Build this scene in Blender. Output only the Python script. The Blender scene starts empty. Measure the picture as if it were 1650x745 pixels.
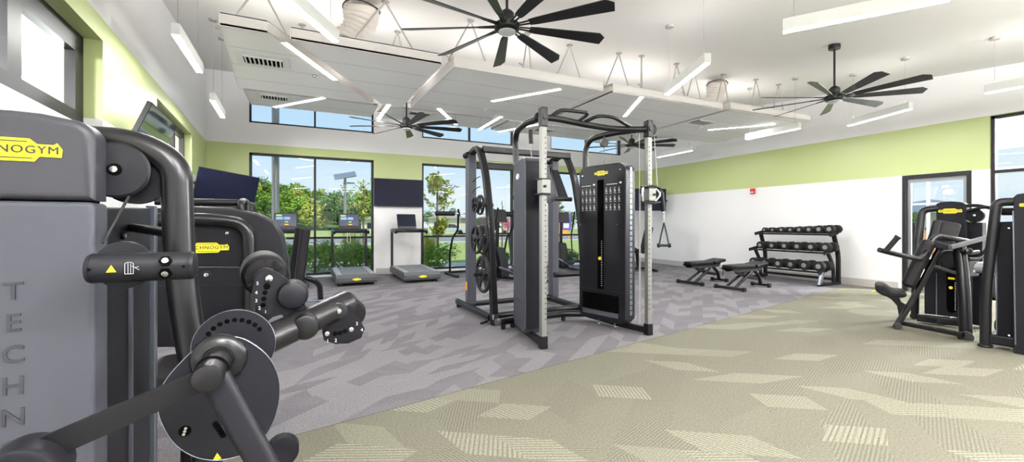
import bpy, bmesh, math, random
from mathutils import Vector, Matrix
V = Vector
PI = math.pi
random.seed(7)
COL = bpy.context.scene.collection

# ---------------------------------------------------------------- camera geometry
FPX, U0, V0, EYE = 692.0, 825.0, 362.0, 1.25
TH = math.radians(26.05)
S_, C_ = math.sin(TH), math.cos(TH)
def P(u, v, z=None, Y=None, X=None, d=None):
    """point seen at photo pixel (u,v) on a known plane, in room metres"""
    a = (u-U0)/FPX; b = (V0-v)/FPX
    if z is not None: d = (z-EYE)/b
    elif Y is not None: d = Y/(C_-a*S_)
    elif X is not None: d = X/(S_+a*C_)
    return V((d*(S_+a*C_), d*(C_-a*S_), EYE+b*d))

# ---------------------------------------------------------------- materials
M = {}
def nodes(name):
    m = bpy.data.materials.new(name); m.use_nodes = True
    nt = m.node_tree; b = nt.nodes['Principled BSDF']
    M[name] = m
    return m, nt, b
def N(nt, t, **k):
    n = nt.nodes.new(t)
    for a, v in k.items(): setattr(n, a, v)
    return n
def mat(name, col, rough=.5, metal=0., noise=0., nscale=40., bump=0., bscale=200., spec=.5, coat=0., emit=None, est=0.):
    m, nt, b = nodes(name)
    b.inputs['Base Color'].default_value = (*col, 1)
    b.inputs['Roughness'].default_value = rough
    b.inputs['Metallic'].default_value = metal
    b.inputs['Specular IOR Level'].default_value = spec
    b.inputs['Coat Weight'].default_value = coat
    if emit:
        b.inputs['Emission Color'].default_value = (*emit, 1); b.inputs['Emission Strength'].default_value = est
    tc = N(nt, 'ShaderNodeTexCoord')
    nz = N(nt, 'ShaderNodeTexNoise'); nz.inputs['Scale'].default_value = nscale; nz.inputs['Detail'].default_value = 3
    nt.links.new(tc.outputs['Object'], nz.inputs['Vector'])
    mx = N(nt, 'ShaderNodeMix', data_type='RGBA'); nv = max(noise, .02)
    mx.inputs['A'].default_value = (*[c*(1-nv) for c in col], 1)
    mx.inputs['B'].default_value = (*[min(1, c*(1+nv)) for c in col], 1)
    nt.links.new(nz.outputs['Fac'], mx.inputs['Factor']); nt.links.new(mx.outputs['Result'], b.inputs['Base Color'])
    if bump:
        n2 = N(nt, 'ShaderNodeTexNoise'); n2.inputs['Scale'].default_value = bscale; n2.inputs['Detail'].default_value = 2
        nt.links.new(tc.outputs['Object'], n2.inputs['Vector'])
        bp = N(nt, 'ShaderNodeBump'); bp.inputs['Strength'].default_value = bump; bp.inputs['Distance'].default_value = .002
        nt.links.new(n2.outputs['Fac'], bp.inputs['Height']); nt.links.new(bp.outputs['Normal'], b.inputs['Normal'])
    return m
mat('shroud', (0.0105, 0.0108, 0.0140), .38, spec=.17, bump=.15, bscale=900)
mat('shroud_light', (0.0660, 0.0690, 0.0870), .36, spec=.3, bump=.15, bscale=900)
mat('shroud_dark', (0.0060, 0.0060, 0.0080), .42, spec=.12)
mat('tube', (0.0203, 0.0203, 0.0225), .28, .6)
mat('tube_dark', (0.0090, 0.0090, 0.0108), .33, .2, spec=.3)
mat('plate_metal', (.026, .026, .030), .40, .3, spec=.3, noise=.08)
mat('pad', (.006, .0056, .007), .42, spec=.16, bump=.5, bscale=500)
mat('rubber', (0.0077, 0.0077, 0.0083), .6, spec=.3, noise=.1)
mat('hole_black', (.0015, .0015, .0015), .95, spec=.02)
mat('tread_rail', (.30, .31, .33), .4)
mat('letter_grey', (.040, .041, .050), .4, spec=.3)
mat('shroud_mid', (.042, .043, .052), .36, bump=.15, bscale=900, spec=.3)
mat('chrome', (.75, .76, .78), .22, 1.)
mat('aluminium', (.30, .30, .285), .5, .8)
mat('silver_strip', (0.2520, 0.2800, 0.3360), .25, .8)
mat('yellow', (.92, .76, .02), .45)
mat('ink', (.02, .02, .015), .5)
mat('white_mark', (.75, .75, .75), .5)
mat('orange', (.85, .38, .03), .5)
mat('red', (.62, .03, .02), .4)
mat('screen', (.008, .010, .026), .4, spec=.12)
mat('mirror_screen', (.006, .008, .014), .06, spec=.9, coat=1.)
mat('screen_frame', (0.0060, 0.0060, 0.0070), .35)
mat('white_metal', (.82, .82, .80), .45)
mat('panel_edge', (.80, .765, .74), .6)
mat('duct', (.68, .63, .58), .6, noise=.12, nscale=9, bump=.6, bscale=25)
mat('rod', (.42, .40, .38), .5, .3)
mat('frame_black', (0.0110, 0.0100, 0.0120), .4, .3)
mat('fan_black', (0.0090, 0.0090, 0.0103), .38, .2)
mat('fan_blade', (0.0175, 0.0180, 0.0200), .32, .2)
mat('white_plastic', (.8, .8, .78), .4)
mat('board', (.62, .60, .585), .7)
mat('concrete', (.5, .49, .46), .8, noise=.12, nscale=3)
mat('asphalt', (.22, .22, .23), .9, noise=.15, nscale=2)
mat('leaf', (.20, .34, .035), .6, noise=.5, nscale=1.5)
mat('leaf_dark', (.085, .18, .022), .6, noise=.5, nscale=2.)
mat('leaf_yellow', (.38, .42, .06), .6, noise=.45, nscale=3.)
mat('leaf_bush', (.14, .30, .035), .55, noise=.55, nscale=4.)
mat('hill_green', (.10, .19, .03), .9, noise=.5, nscale=.4)
mat('bark', (.16, .11, .075), .8, noise=.3)
mat('flower', (.85, .86, .8), .6)
mat('stucco', (.72, .66, .55), .8, noise=.05)
mat('roof_tile', (.30, .25, .21), .8, noise=.2, nscale=6)
mat('brick', (.62, .30, .16), .8, noise=.2, nscale=8)
mat('car_paint', (.6, .62, .66), .25, .4)
mat('car_glass', (.02, .025, .03), .1)
mat('orange_paint', (.85, .35, .05), .5)
mat('purple_paint', (.13, .09, .4), .5)
mat('fence_wood', (.55, .27, .13), .8, noise=.2, nscale=5)
mat('steel_post', (.30, .31, .33), .4, .6)
mat('treadbelt', (.17, .175, .19), .6, noise=.05)
mat('tread_side', (0.0800, 0.0825, 0.0900), .4)
mat('ledscreen', (.02, .02, .03), .3, emit=(.05, .06, .10), est=.6)
mat('led_green', (.2, .5, .05), .4, emit=(.35, .8, .08), est=.5)
mat('led_blue', (.1, .2, .4), .4, emit=(.25, .35, .6), est=.5)
mat('led_orange', (.6, .3, .02), .4, emit=(.9, .5, .03), est=.5)
mat('diffuser', (.9, .9, .88), .5, emit=(1, .985, .96), est=7.)
mat('fan_lens', (.7, .72, .74), .25, .3)

def wall_mat(name, band=True):
    m, nt, b = nodes(name)
    tc = N(nt, 'ShaderNodeNewGeometry'); sp = N(nt, 'ShaderNodeSeparateXYZ')
    nt.links.new(tc.outputs['Position'], sp.inputs[0])
    g1 = N(nt, 'ShaderNodeMath', operation='GREATER_THAN'); g1.inputs[1].default_value = 2.17
    g2 = N(nt, 'ShaderNodeMath', operation='LESS_THAN'); g2.inputs[1].default_value = 3.05
    mu = N(nt, 'ShaderNodeMath', operation='MULTIPLY')
    nt.links.new(sp.outputs['Z'], g1.inputs[0]); nt.links.new(sp.outputs['Z'], g2.inputs[0])
    nt.links.new(g1.outputs[0], mu.inputs[0]); nt.links.new(g2.outputs[0], mu.inputs[1])
    nz = N(nt, 'ShaderNodeTexNoise'); nz.inputs['Scale'].default_value = 1.3
    nt.links.new(tc.outputs['Position'], nz.inputs['Vector'])
    mw = N(nt, 'ShaderNodeMix', data_type='RGBA'); mg = N(nt, 'ShaderNodeMix', data_type='RGBA'); mx = N(nt, 'ShaderNodeMix', data_type='RGBA')
    mw.inputs['A'].default_value = (.81, .80, .805, 1); mw.inputs['B'].default_value = (.84, .83, .835, 1)
    mg.inputs['A'].default_value = (.49, .56, .25, 1); mg.inputs['B'].default_value = (.51, .58, .265, 1)
    for q in (mw, mg): nt.links.new(nz.outputs['Fac'], q.inputs['Factor'])
    nt.links.new(mu.outputs[0], mx.inputs['Factor'])
    nt.links.new(mw.outputs['Result'], mx.inputs['A']); nt.links.new(mg.outputs['Result'], mx.inputs['B'])
    nt.links.new(mx.outputs['Result'], b.inputs['Base Color'])
    b.inputs['Roughness'].default_value = .36
    n2 = N(nt, 'ShaderNodeTexNoise'); n2.inputs['Scale'].default_value = 250
    nt.links.new(tc.outputs['Position'], n2.inputs['Vector'])
    bp = N(nt, 'ShaderNodeBump'); bp.inputs['Strength'].default_value = .06; bp.inputs['Distance'].default_value = .002
    nt.links.new(n2.outputs['Fac'], bp.inputs['Height']); nt.links.new(bp.outputs['Normal'], b.inputs['Normal'])
wall_mat('wall_paint')
mat('ceiling_paint', (.84, .825, .815), .7, noise=.02, nscale=1.)
mat('white_wall', (.8, .79, .77), .6)

def glass_mat():
    m, nt, b = nodes('glass')
    nt.nodes.remove(b)
    out = [n for n in nt.nodes if n.type == 'OUTPUT_MATERIAL'][0]
    tr = N(nt, 'ShaderNodeBsdfTransparent'); gl = N(nt, 'ShaderNodeBsdfGlossy'); fr = N(nt, 'ShaderNodeFresnel'); mx = N(nt, 'ShaderNodeMixShader')
    tr.inputs[0].default_value = (.97, .985, .98, 1); gl.inputs['Roughness'].default_value = .01; fr.inputs[0].default_value = 1.45
    nz = N(nt, 'ShaderNodeTexNoise'); nz.inputs['Scale'].default_value = .6
    bp = N(nt, 'ShaderNodeBump'); bp.inputs['Strength'].default_value = .02; bp.inputs['Distance'].default_value = .01
    nt.links.new(nz.outputs['Fac'], bp.inputs['Height']); nt.links.new(bp.outputs['Normal'], gl.inputs['Normal'])
    gb = N(nt, 'ShaderNodeNewGeometry'); nt.links.new(mth(nt, 'MULTIPLY', fr.outputs[0], mth(nt, 'SUBTRACT', 1., gb.outputs['Backfacing'])), mx.inputs[0]); nt.links.new(tr.outputs[0], mx.inputs[1]); nt.links.new(gl.outputs[0], mx.inputs[2])
    nt.links.new(mx.outputs[0], out.inputs['Surface'])

def mth(nt, op, a, b=None, c=None):
    n = N(nt, 'ShaderNodeMath', operation=op)
    for i, x in enumerate((a, b, c)):
        if x is None: continue
        if isinstance(x, (int, float)): n.inputs[i].default_value = x
        else: nt.links.new(x, n.inputs[i])
    return n.outputs[0]
def mixc(nt, f, a, b):
    n = N(nt, 'ShaderNodeMix', data_type='RGBA')
    for k, x in (('Factor', f), ('A', a), ('B', b)):
        if isinstance(x, (int, float)): n.inputs[k].default_value = x
        elif isinstance(x, tuple): n.inputs[k].default_value = (*x, 1)
        else: nt.links.new(x, n.inputs[k])
    return n.outputs['Result']
glass_mat()
def carpet():
    m, nt, b = nodes('carpet')
    geo = N(nt, 'ShaderNodeNewGeometry'); sp = N(nt, 'ShaderNodeSeparateXYZ'); nt.links.new(geo.outputs['Position'], sp.inputs[0])
    x, y = sp.outputs['X'], sp.outputs['Y']
    def patches(sx, sy, ang, seed, metric):
        """slanted carpet-tile patches: sheared rows of parallelograms, each with its own random numbers"""
        ca, sa = math.cos(math.radians(ang)), math.sin(math.radians(ang))
        p = mth(nt, 'ADD', mth(nt, 'MULTIPLY', x, ca*sx), mth(nt, 'MULTIPLY', y, sa*sx)); q = mth(nt, 'ADD', mth(nt, 'MULTIPLY', x, -sa*sy), mth(nt, 'MULTIPLY', y, ca*sy))
        row = mth(nt, 'FLOOR', q); fr = mth(nt, 'SUBTRACT', q, row)
        w1 = N(nt, 'ShaderNodeTexWhiteNoise', noise_dimensions='1D'); nt.links.new(mth(nt, 'ADD', row, seed), w1.inputs['W'])
        sc_ = N(nt, 'ShaderNodeSeparateColor'); nt.links.new(w1.outputs['Color'], sc_.inputs[0])
        sh = mth(nt, 'MULTIPLY', mth(nt, 'SUBTRACT', sc_.outputs['Red'], .5), 2.2)
        pp = mth(nt, 'ADD', mth(nt, 'MULTIPLY', p, mth(nt, 'ADD', mth(nt, 'MULTIPLY', sc_.outputs['Green'], .7), .7)), mth(nt, 'ADD', mth(nt, 'MULTIPLY', fr, sh), mth(nt, 'MULTIPLY', sc_.outputs['Blue'], 9)))
        col = mth(nt, 'FLOOR', pp)
        cb = N(nt, 'ShaderNodeCombineXYZ'); nt.links.new(row, cb.inputs[0]); nt.links.new(col, cb.inputs[1])
        w2 = N(nt, 'ShaderNodeTexWhiteNoise', noise_dimensions='2D'); nt.links.new(cb.outputs[0], w2.inputs['Vector'])
        s = N(nt, 'ShaderNodeSeparateColor'); nt.links.new(w2.outputs['Color'], s.inputs[0])
        return s.outputs['Red'], s.outputs['Green'], s.outputs['Blue']
    def stripes(rnd, freq):
        a = mth(nt, 'MULTIPLY', mth(nt, 'FLOOR', mth(nt, 'MULTIPLY', rnd, 3.99)), .7854)
        a = mth(nt, 'ADD', a, .35)
        q = mth(nt, 'ADD', mth(nt, 'MULTIPLY', x, mth(nt, 'COSINE', a)), mth(nt, 'MULTIPLY', y, mth(nt, 'SINE', a)))
        w = mth(nt, 'SINE', mth(nt, 'MULTIPLY', q, freq))
        return mth(nt, 'SMOOTH_MIN', mth(nt, 'SMOOTH_MAX', mth(nt, 'ADD', mth(nt, 'MULTIPLY', w, 1.3), .15), 0., .2), 1., .2)
    nz = N(nt, 'ShaderNodeTexNoise'); nz.inputs['Scale'].default_value = 210; nz.inputs['Detail'].default_value = 3; nz.inputs['Roughness'].default_value = .75
    nt.links.new(geo.outputs['Position'], nz.inputs['Vector'])
    nzb = N(nt, 'ShaderNodeTexNoise'); nzb.inputs['Scale'].default_value = 75; nzb.inputs['Detail'].default_value = 2; nt.links.new(geo.outputs['Position'], nzb.inputs['Vector'])
    big = N(nt, 'ShaderNodeTexNoise'); big.inputs['Scale'].default_value = 1.1; big.inputs['Detail'].default_value = 2
    nt.links.new(geo.outputs['Position'], big.inputs['Vector'])
    speck = mth(nt, 'ADD', mth(nt, 'MULTIPLY', mth(nt, 'SUBTRACT', nz.outputs['Fac'], .5), 3.6), mth(nt, 'MULTIPLY', mth(nt, 'SUBTRACT', nzb.outputs['Fac'], .5), 1.1))
    # grey-mauve field
    r1, g1, b1 = patches(3.0, 6.2, 40, 3.1, 'MANHATTAN')
    r2, g2, b2 = patches(2.4, 5.0, -30, 9.7, 'CHEBYCHEV')
    st = stripes(r1, 400.)
    base = mixc(nt, g1, (.138, .130, .142), (.150, .143, .156))
    base = mixc(nt, mth(nt, 'MULTIPLY', mth(nt, 'GREATER_THAN', g2, .6), .35), base, (.122, .110, .120))
    lt = mth(nt, 'MULTIPLY', mth(nt, 'GREATER_THAN', b1, .56), mth(nt, 'ADD', mth(nt, 'MULTIPLY', st, .65), .12))
    base = mixc(nt, mth(nt, 'MULTIPLY', lt, .85), base, (.275, .27, .28))
    # green field
    r3, g3, b3 = patches(1.7, 3.6, 38, 5.3, 'MANHATTAN')
    r4, g4, b4 = patches(2.3, 4.4, -35, 1.9, 'CHEBYCHEV')
    s3 = stripes(r3, 330.); s4 = stripes(r4, 235.)
    grn = mixc(nt, g3, (.143, .141, .109), (.157, .155, .119))
    grn = mixc(nt, mth(nt, 'MULTIPLY', big.outputs['Fac'], .5), grn, (.185, .162, .120))
    grn = mixc(nt, mth(nt, 'MULTIPLY', s3, .5), grn, (.080, .079, .062))
    thin = mth(nt, 'MULTIPLY', mth(nt, 'SUBTRACT', 1., s3), mth(nt, 'MULTIPLY', mth(nt, 'ADD', mth(nt, 'MULTIPLY', b3, .12), .06), 1.))
    grn = mixc(nt, thin, grn, (.27, .265, .205))
    pm = mth(nt, 'MULTIPLY', mth(nt, 'GREATER_THAN', b4, .80), mth(nt, 'MULTIPLY', mth(nt, 'SUBTRACT', 1., s4), .62))
    grn = mixc(nt, pm, grn, (.285, .28, .215))
    pf = mth(nt, 'MULTIPLY', mth(nt, 'LESS_THAN', b4, .05), .35)
    grn = mixc(nt, pf, grn, (.25, .25, .19))
    # boundary line
    e = mth(nt, 'SUBTRACT', y, mth(nt, 'ADD', mth(nt, 'MULTIPLY', x, .2), 2.86))
    isg = mth(nt, 'LESS_THAN', e, 0.)
    line = mth(nt, 'LESS_THAN', mth(nt, 'ABSOLUTE', e), .006)
    c = mixc(nt, isg, base, grn)
    c = mixc(nt, mth(nt, 'MULTIPLY', line, .7), c, (.07, .065, .06))
    br = N(nt, 'ShaderNodeHueSaturation'); nt.links.new(c, br.inputs['Color'])
    nt.links.new(mth(nt, 'ADD', mth(nt, 'MULTIPLY', speck, .85), 1.0), br.inputs['Value'])
    nt.links.new(br.outputs[0], b.inputs['Base Color'])
    b.inputs['Roughness'].default_value = .9; b.inputs['Specular IOR Level'].default_value = .15
    bp = N(nt, 'ShaderNodeBump'); bp.inputs['Strength'].default_value = .5; bp.inputs['Distance'].default_value = .004
    nt.links.new(nz.outputs['Fac'], bp.inputs['Height']); nt.links.new(bp.outputs['Normal'], b.inputs['Normal'])
carpet()
def tile_mat():
    m, nt, b = nodes('ceiling_tile')
    geo = N(nt, 'ShaderNodeNewGeometry'); sp = N(nt, 'ShaderNodeSeparateXYZ'); nt.links.new(geo.outputs['Position'], sp.inputs[0])
    def seam(c, off):
        f = mth(nt, 'FRACT', mth(nt, 'MULTIPLY', mth(nt, 'ADD', c, off), 1/.6))
        return mth(nt, 'LESS_THAN', mth(nt, 'ABSOLUTE', mth(nt, 'SUBTRACT', f, .5)), .014)
    sx = seam(sp.outputs['X'], .15+30.3); sy = seam(sp.outputs['Y'], .2+30.3-5.4+5.4)
    nz = N(nt, 'ShaderNodeTexNoise'); nz.inputs['Scale'].default_value = 350; nt.links.new(geo.outputs['Position'], nz.inputs['Vector'])
    c = mixc(nt, nz.outputs['Fac'], (.88, .88, .88), (.93, .93, .93))
    c = mixc(nt, mth(nt, 'MULTIPLY', sy, .6), c, (.45, .44, .43))
    c = mixc(nt, mth(nt, 'MULTIPLY', sx, .8), c, (.9, .9, .9))  # pale lines along Y: lit seam reveals put into the colour
    nt.links.new(c, b.inputs['Base Color']); b.inputs['Roughness'].default_value = .85
tile_mat()
def grass_mat():
    m, nt, b = nodes('grass')
    geo = N(nt, 'ShaderNodeNewGeometry')
    nz = N(nt, 'ShaderNodeTexNoise'); nz.inputs['Scale'].default_value = .35; nz.inputs['Detail'].default_value = 6
    nt.links.new(geo.outputs['Position'], nz.inputs['Vector'])
    c = mixc(nt, nz.outputs['Fac'], (.16, .30, .05), (.42, .40, .13))
    nt.links.new(c, b.inputs['Base Color']); b.inputs['Roughness'].default_value = .9
grass_mat()

# ---------------------------------------------------------------- geometry builder
def frame_of(axis):
    z = V(axis).normalized()
    x = z.orthogonal().normalized()
    if abs(z.z) < .9: x = V((0, 0, 1)).cross(z).normalized()
    y = z.cross(x)
    return x, y, z
def fillet(pts, r, n=6):
    pts = [V(p) for p in pts]
    rs = r if isinstance(r, (list, tuple)) else [r]*len(pts)
    out = [pts[0]]
    for i in range(1, len(pts)-1):
        a, b, c = pts[i-1], pts[i], pts[i+1]
        rr = min(rs[i], (a-b).length*.49, (c-b).length*.49)
        p, q = b+(a-b).normalized()*rr, b+(c-b).normalized()*rr
        for k in range(n+1):
            t = k/n
            out.append(p*(1-t)**2+b*2*t*(1-t)+q*t*t)
    out.append(pts[-1])
    return out
class MB:
    def __init__(s): s.bm = bmesh.new()
    def _add(s, t, mtx=None):
        if mtx is not None: t.transform(mtx)
        me = bpy.data.meshes.new('tmp'); t.to_mesh(me); t.free(); s.bm.from_mesh(me); bpy.data.meshes.remove(me)
        return s
    def box(s, c, d, R=None, bev=0., seg=2, taper=None):
        t = bmesh.new(); bmesh.ops.create_cube(t, size=1)
        for v in t.verts:
            k = 1 if taper is None or v.co.z < 0 else taper
            v.co = V((v.co.x*d[0]*k, v.co.y*d[1]*k, v.co.z*d[2]))
        if bev: bmesh.ops.bevel(t, geom=t.edges[:], offset=min(bev, min(d)*.48), segments=seg, affect='EDGES', profile=.5)
        m = Matrix.Translation(V(c)) @ (R.to_4x4() if R is not None else Matrix())
        return s._add(t, m)
    def obox(s, c, ax, ay, az, d, bev=0., seg=2):
        R = Matrix((V(ax).normalized(), V(ay).normalized(), V(az).normalized())).transposed()
        return s.box(c, d, R, bev, seg)
    def bar(s, a, b, w, h, up=(0, 0, 1), bev=0.):
        a, b = V(a), V(b); z = (b-a).normalized(); x = V(up).cross(z)
        if x.length < 1e-4: x = V((1, 0, 0)).cross(z)
        x.normalize(); y = z.cross(x)
        return s.obox((a+b)/2, x, y, z, (w, h, (b-a).length), bev)
    def ring_sweep(s, pts, prof, closed=False, caps=True, up=None):
        t = bmesh.new(); n = len(pts); rings = []
        tang = []
        for i in range(n):
            if closed: d = pts[(i+1) % n]-pts[i-1]
            else: d = pts[min(i+1, n-1)]-pts[max(i-1, 0)]
            tang.append(d.normalized())
        x, y, _ = frame_of(tang[0])
        if up is not None and V(up).cross(tang[0]).length > .05:
            x = V(up).cross(tang[0]).normalized(); y = tang[0].cross(x)
        elif up is not None:
            x = V((1, 0, 0)); y = tang[0].cross(x).normalized(); x = y.cross(tang[0])
        for i in range(n):
            if i:
                q = tang[i-1].rotation_difference(tang[i]); x = q @ x; y = q @ y
            rings.append([t.verts.new(pts[i]+x*px+y*py) for px, py in (prof(i) if callable(prof) else prof)])
        m = len(rings[0])
        for i in range(n if closed else n-1):
            A, B = rings[i], rings[(i+1) % n]
            for k in range(m): t.faces.new((A[k], A[(k+1) % m], B[(k+1) % m], B[k]))
        if caps and not closed:
            t.faces.new(rings[0][::-1]); t.faces.new(rings[-1])
        return s._add(t)
    def tube(s, pts, r, fil=0., n=14, closed=False, nf=6):
        pts = fillet(pts, fil, nf) if fil else [V(p) for p in pts]
        def prof(i):
            rr = r[min(i, len(r)-1)] if isinstance(r, (list, tuple)) else r
            return [(rr*math.cos(2*PI*k/n), rr*math.sin(2*PI*k/n)) for k in range(n)]
        return s.ring_sweep(pts, prof, closed)
    def rtube(s, pts, w, h, fil=0., up=(0, 0, 1), bev=.25, nf=6):
        pts = fillet(pts, fil, nf) if fil else [V(p) for p in pts]
        b = min(w, h)*bev; pr = []
        for cx, cy, a0 in ((w/2-b, h/2-b, 0), (-w/2+b, h/2-b, 90), (-w/2+b, -h/2+b, 180), (w/2-b, -h/2+b, 270)):
            for k in range(4):
                a = math.radians(a0+30*k); pr.append((cx+b*math.cos(a), cy+b*math.sin(a)))
        return s.ring_sweep(pts, pr, up=up)
    def lathe(s, o, axis, prof, n=32):
        x, y, z = frame_of(axis); o = V(o); t = bmesh.new(); rings = []
        for r, h in prof:
            if r < 1e-6: rings.append([t.verts.new(o+z*h)])
            else: rings.append([t.verts.new(o+z*h+(x*math.cos(2*PI*k/n)+y*math.sin(2*PI*k/n))*r) for k in range(n)])
        for A, B in zip(rings, rings[1:]):
            for k in range(n):
                k2 = (k+1) % n
                if len(A) == 1 and len(B) == 1: continue
                if len(A) == 1: t.faces.new((A[0], B[k], B[k2]))
                elif len(B) == 1: t.faces.new((A[k], A[k2], B[0]))
                else: t.faces.new((A[k], A[k2], B[k2], B[k]))
        if prof[0] != prof[-1] and len(rings[0]) > 1: t.faces.new(rings[0][::-1])
        if prof[0] != prof[-1] and len(rings[-1]) > 1: t.faces.new(rings[-1])
        if prof[0] == prof[-1] and prof[0][0] > 1e-6: bmesh.ops.remove_doubles(t, verts=t.verts[:], dist=1e-6)
        bmesh.ops.recalc_face_normals(t, faces=t.faces[:])
        return s._add(t)
    def cyl(s, a, b, r, n=28, bev=0., r2=None):
        a, b = V(a), V(b); L = (b-a).length; r2 = r if r2 is None else r2
        bev = min(bev, L*.45, r*.9)
        if bev:
            pr = [(0, 0), (r-bev, 0), (r-bev*.3, bev*.3), (r, bev), (r2, L-bev), (r2-bev*.3, L-bev*.3), (r2-bev, L), (0, L)]
        else: pr = [(0, 0), (r, 0), (r2, L), (0, L)]
        return s.lathe(a, b-a, pr, n)
    def sphere(s, c, r, sc=(1, 1, 1), n=20):
        t = bmesh.new(); bmesh.ops.create_uvsphere(t, u_segments=n, v_segments=n//2+2, radius=r)
        return s._add(t, Matrix.Translation(V(c)) @ Matrix.Diagonal((*sc, 1)))
    def prism(s, poly, O, X, Y, th, bev=0., seg=2):
        O, X, Y = V(O), V(X).normalized(), V(Y).normalized(); Z = X.cross(Y)
        t = bmesh.new(); a = [t.verts.new(O+X*p[0]+Y*p[1]) for p in poly]
        f = t.faces.new(a); r = bmesh.ops.extrude_face_region(t, geom=[f])
        vs = [g for g in r['geom'] if isinstance(g, bmesh.types.BMVert)]
        for v in vs: v.co += Z*th
        bmesh.ops.recalc_face_normals(t, faces=t.faces[:])
        if bev:
            es = [e for e in t.edges if len(e.link_faces) == 2 and any(len(f.verts) == len(poly) for f in e.link_faces)]
            bmesh.ops.bevel(t, geom=es, offset=bev, segments=seg, affect='EDGES', profile=.5)
        return s._add(t)
    def poly3(s, pts, n, th, bev=0.):
        """thin solid through 3-D outline points, thickness th along n"""
        n = V(n).normalized(); t = bmesh.new(); a = [t.verts.new(V(p)) for p in pts]
        f = t.faces.new(a); r = bmesh.ops.extrude_face_region(t, geom=[f])
        for g in r['geom']:
            if isinstance(g, bmesh.types.BMVert): g.co += n*th
        bmesh.ops.recalc_face_normals(t, faces=t.faces[:])
        if bev:
            es = [e for e in t.edges if len(e.link_faces) == 2 and any(len(f.verts) == len(pts) for f in e.link_faces)]
            bmesh.ops.bevel(t, geom=es, offset=bev, segments=2, affect='EDGES', profile=.5)
        return s._add(t)
    def text(s, body, size, O, X, Y, th=.001, space=1., bold=0.):
        c = bpy.data.curves.new('tmp', 'FONT'); c.body = body; c.size = size; c.extrude = th; c.align_x = 'CENTER'; c.align_y = 'CENTER'; c.space_character = space; c.offset = bold; c.resolution_u = 4
        o = bpy.data.objects.new('tmp', c); COL.objects.link(o)
        dg = bpy.context.evaluated_depsgraph_get(); me = bpy.data.meshes.new_from_object(o.evaluated_get(dg))
        X, Y = V(X).normalized(), V(Y).normalized(); Z = X.cross(Y)
        m = Matrix.Translation(V(O)) @ Matrix((X, Y, Z)).transposed().to_4x4()
        me.transform(m); s.bm.from_mesh(me)
        bpy.data.objects.remove(o); bpy.data.curves.remove(c); bpy.data.meshes.remove(me)
        return s
    def move(s, v):
        for q in s.bm.verts: q.co += V(v)
        return s
    def build(s, name, m, parent=None, ang=38, world=True, flat=False):
        bm = s.bm
        if parent is not None and world:
            w = Matrix(); o = parent
            while o is not None:
                w = Matrix.LocRotScale(o.location, o.rotation_euler, o.scale) @ w; o = o.parent
            bm.transform(w.inverted())
        la = math.radians(ang)
        if not flat:
            for f in bm.faces: f.smooth = True
            for e in bm.edges:
                if len(e.link_faces) == 2 and e.calc_face_angle(0) > la: e.smooth = False
        me = bpy.data.meshes.new(name); bm.to_mesh(me); bm.free()
        me.materials.append(M[m]); o = bpy.data.objects.new(name, me); COL.objects.link(o); o.parent = parent
        if not flat and len(me.polygons) < 20000:
            wn = o.modifiers.new('weighted_normal', 'WEIGHTED_NORMAL'); wn.keep_sharp = True; wn.weight = 80
        return o
def tag(o, label=None, cat=None, group=None, kind=None):
    if label: o['label'] = label
    if cat: o['category'] = cat
    if group: o['group'] = group
    if kind: o['kind'] = kind
    return o
def thing(name, label, cat, loc=(0, 0, 0), rz=0., group=None):
    o = bpy.data.objects.new(name, None); COL.objects.link(o); o.empty_display_size = .1
    o.location = loc; o.rotation_euler = (0, 0, rz)
    return tag(o, label, cat, group)
def copy_tree(o, parent=None, label=None, loc=None, rz=None):
    c = o.copy(); COL.objects.link(c); c.parent = parent
    if label: c['label'] = label
    if loc is not None: c.location = loc
    if rz is not None: c.rotation_euler = (0, 0, rz)
    for ch in list(o.children): copy_tree(ch, c)
    return c
X3, Y3, Z3 = V((1, 0, 0)), V((0, 1, 0)), V((0, 0, 1))
def badge(parent, O, X, Y, w=.205, text=True):
    """yellow maker's badge with its lettering"""
    O, X, Y = V(O), V(X).normalized(), V(Y).normalized(); Z = X.cross(Y)
    h = w*.28
    po = [(-.5, .17), (-.46, .27), (-.30, .27), (-.25, .5), (.20, .5), (.27, .27), (.42, .27), (.45, .36), (.5, .08), (.49, -.28), (.29, -.28), (.245, -.5), (-.26, -.5), (-.31, -.26), (-.47, -.26), (-.5, -.1)]
    b = MB().prism([(p[0]*w, p[1]*h) for p in po], O, X, Y, .002).build('badge', 'yellow', parent)
    if text:
        t = MB().text('TECHNOGYM', h*.47, O+Z*.0022, X, Y, .0006, 1.12, 0).text('TECHNOGYM', h*.47, O+Z*.0023+X*h*.014+Y*h*.012, X, Y, .0006, 1.12, 0)
        bb = [v.co.dot(X) for v in t.bm.verts]; ww = max(bb)-min(bb); k = w*.93/ww
        for v in t.bm.verts:
            q = v.co-O; v.co = O+X*q.dot(X)*k+Y*q.dot(Y)+Z*q.dot(Z)
        t.obox(O+X*(-.04*w)+Y*h*.36+Z*.0022, X, Y, Z, (w*.44, h*.045, .001)).obox(O+X*(.0*w)-Y*h*.36+Z*.0022, X, Y, Z, (w*.46, h*.045, .001))
        t.build('lettering', 'ink', b, flat=True)
    return b
# ================================================================ ROOM
TOP_FILL = .45
BACK_FILL = 18.
YB, XR, YS = 11.16, 10.2, -5.0          # window wall, right wall, wall behind
LA, LB = V((-1.55, 4.59, 0)), V((-1.85, 11.13, 0))
LD = (LB-LA).normalized()
def lw(y): return LA + LD*((y-LA.y)/LD.y)         # point on left wall at depth y
ceil_z = lambda y: 3.57+.092*y

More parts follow.
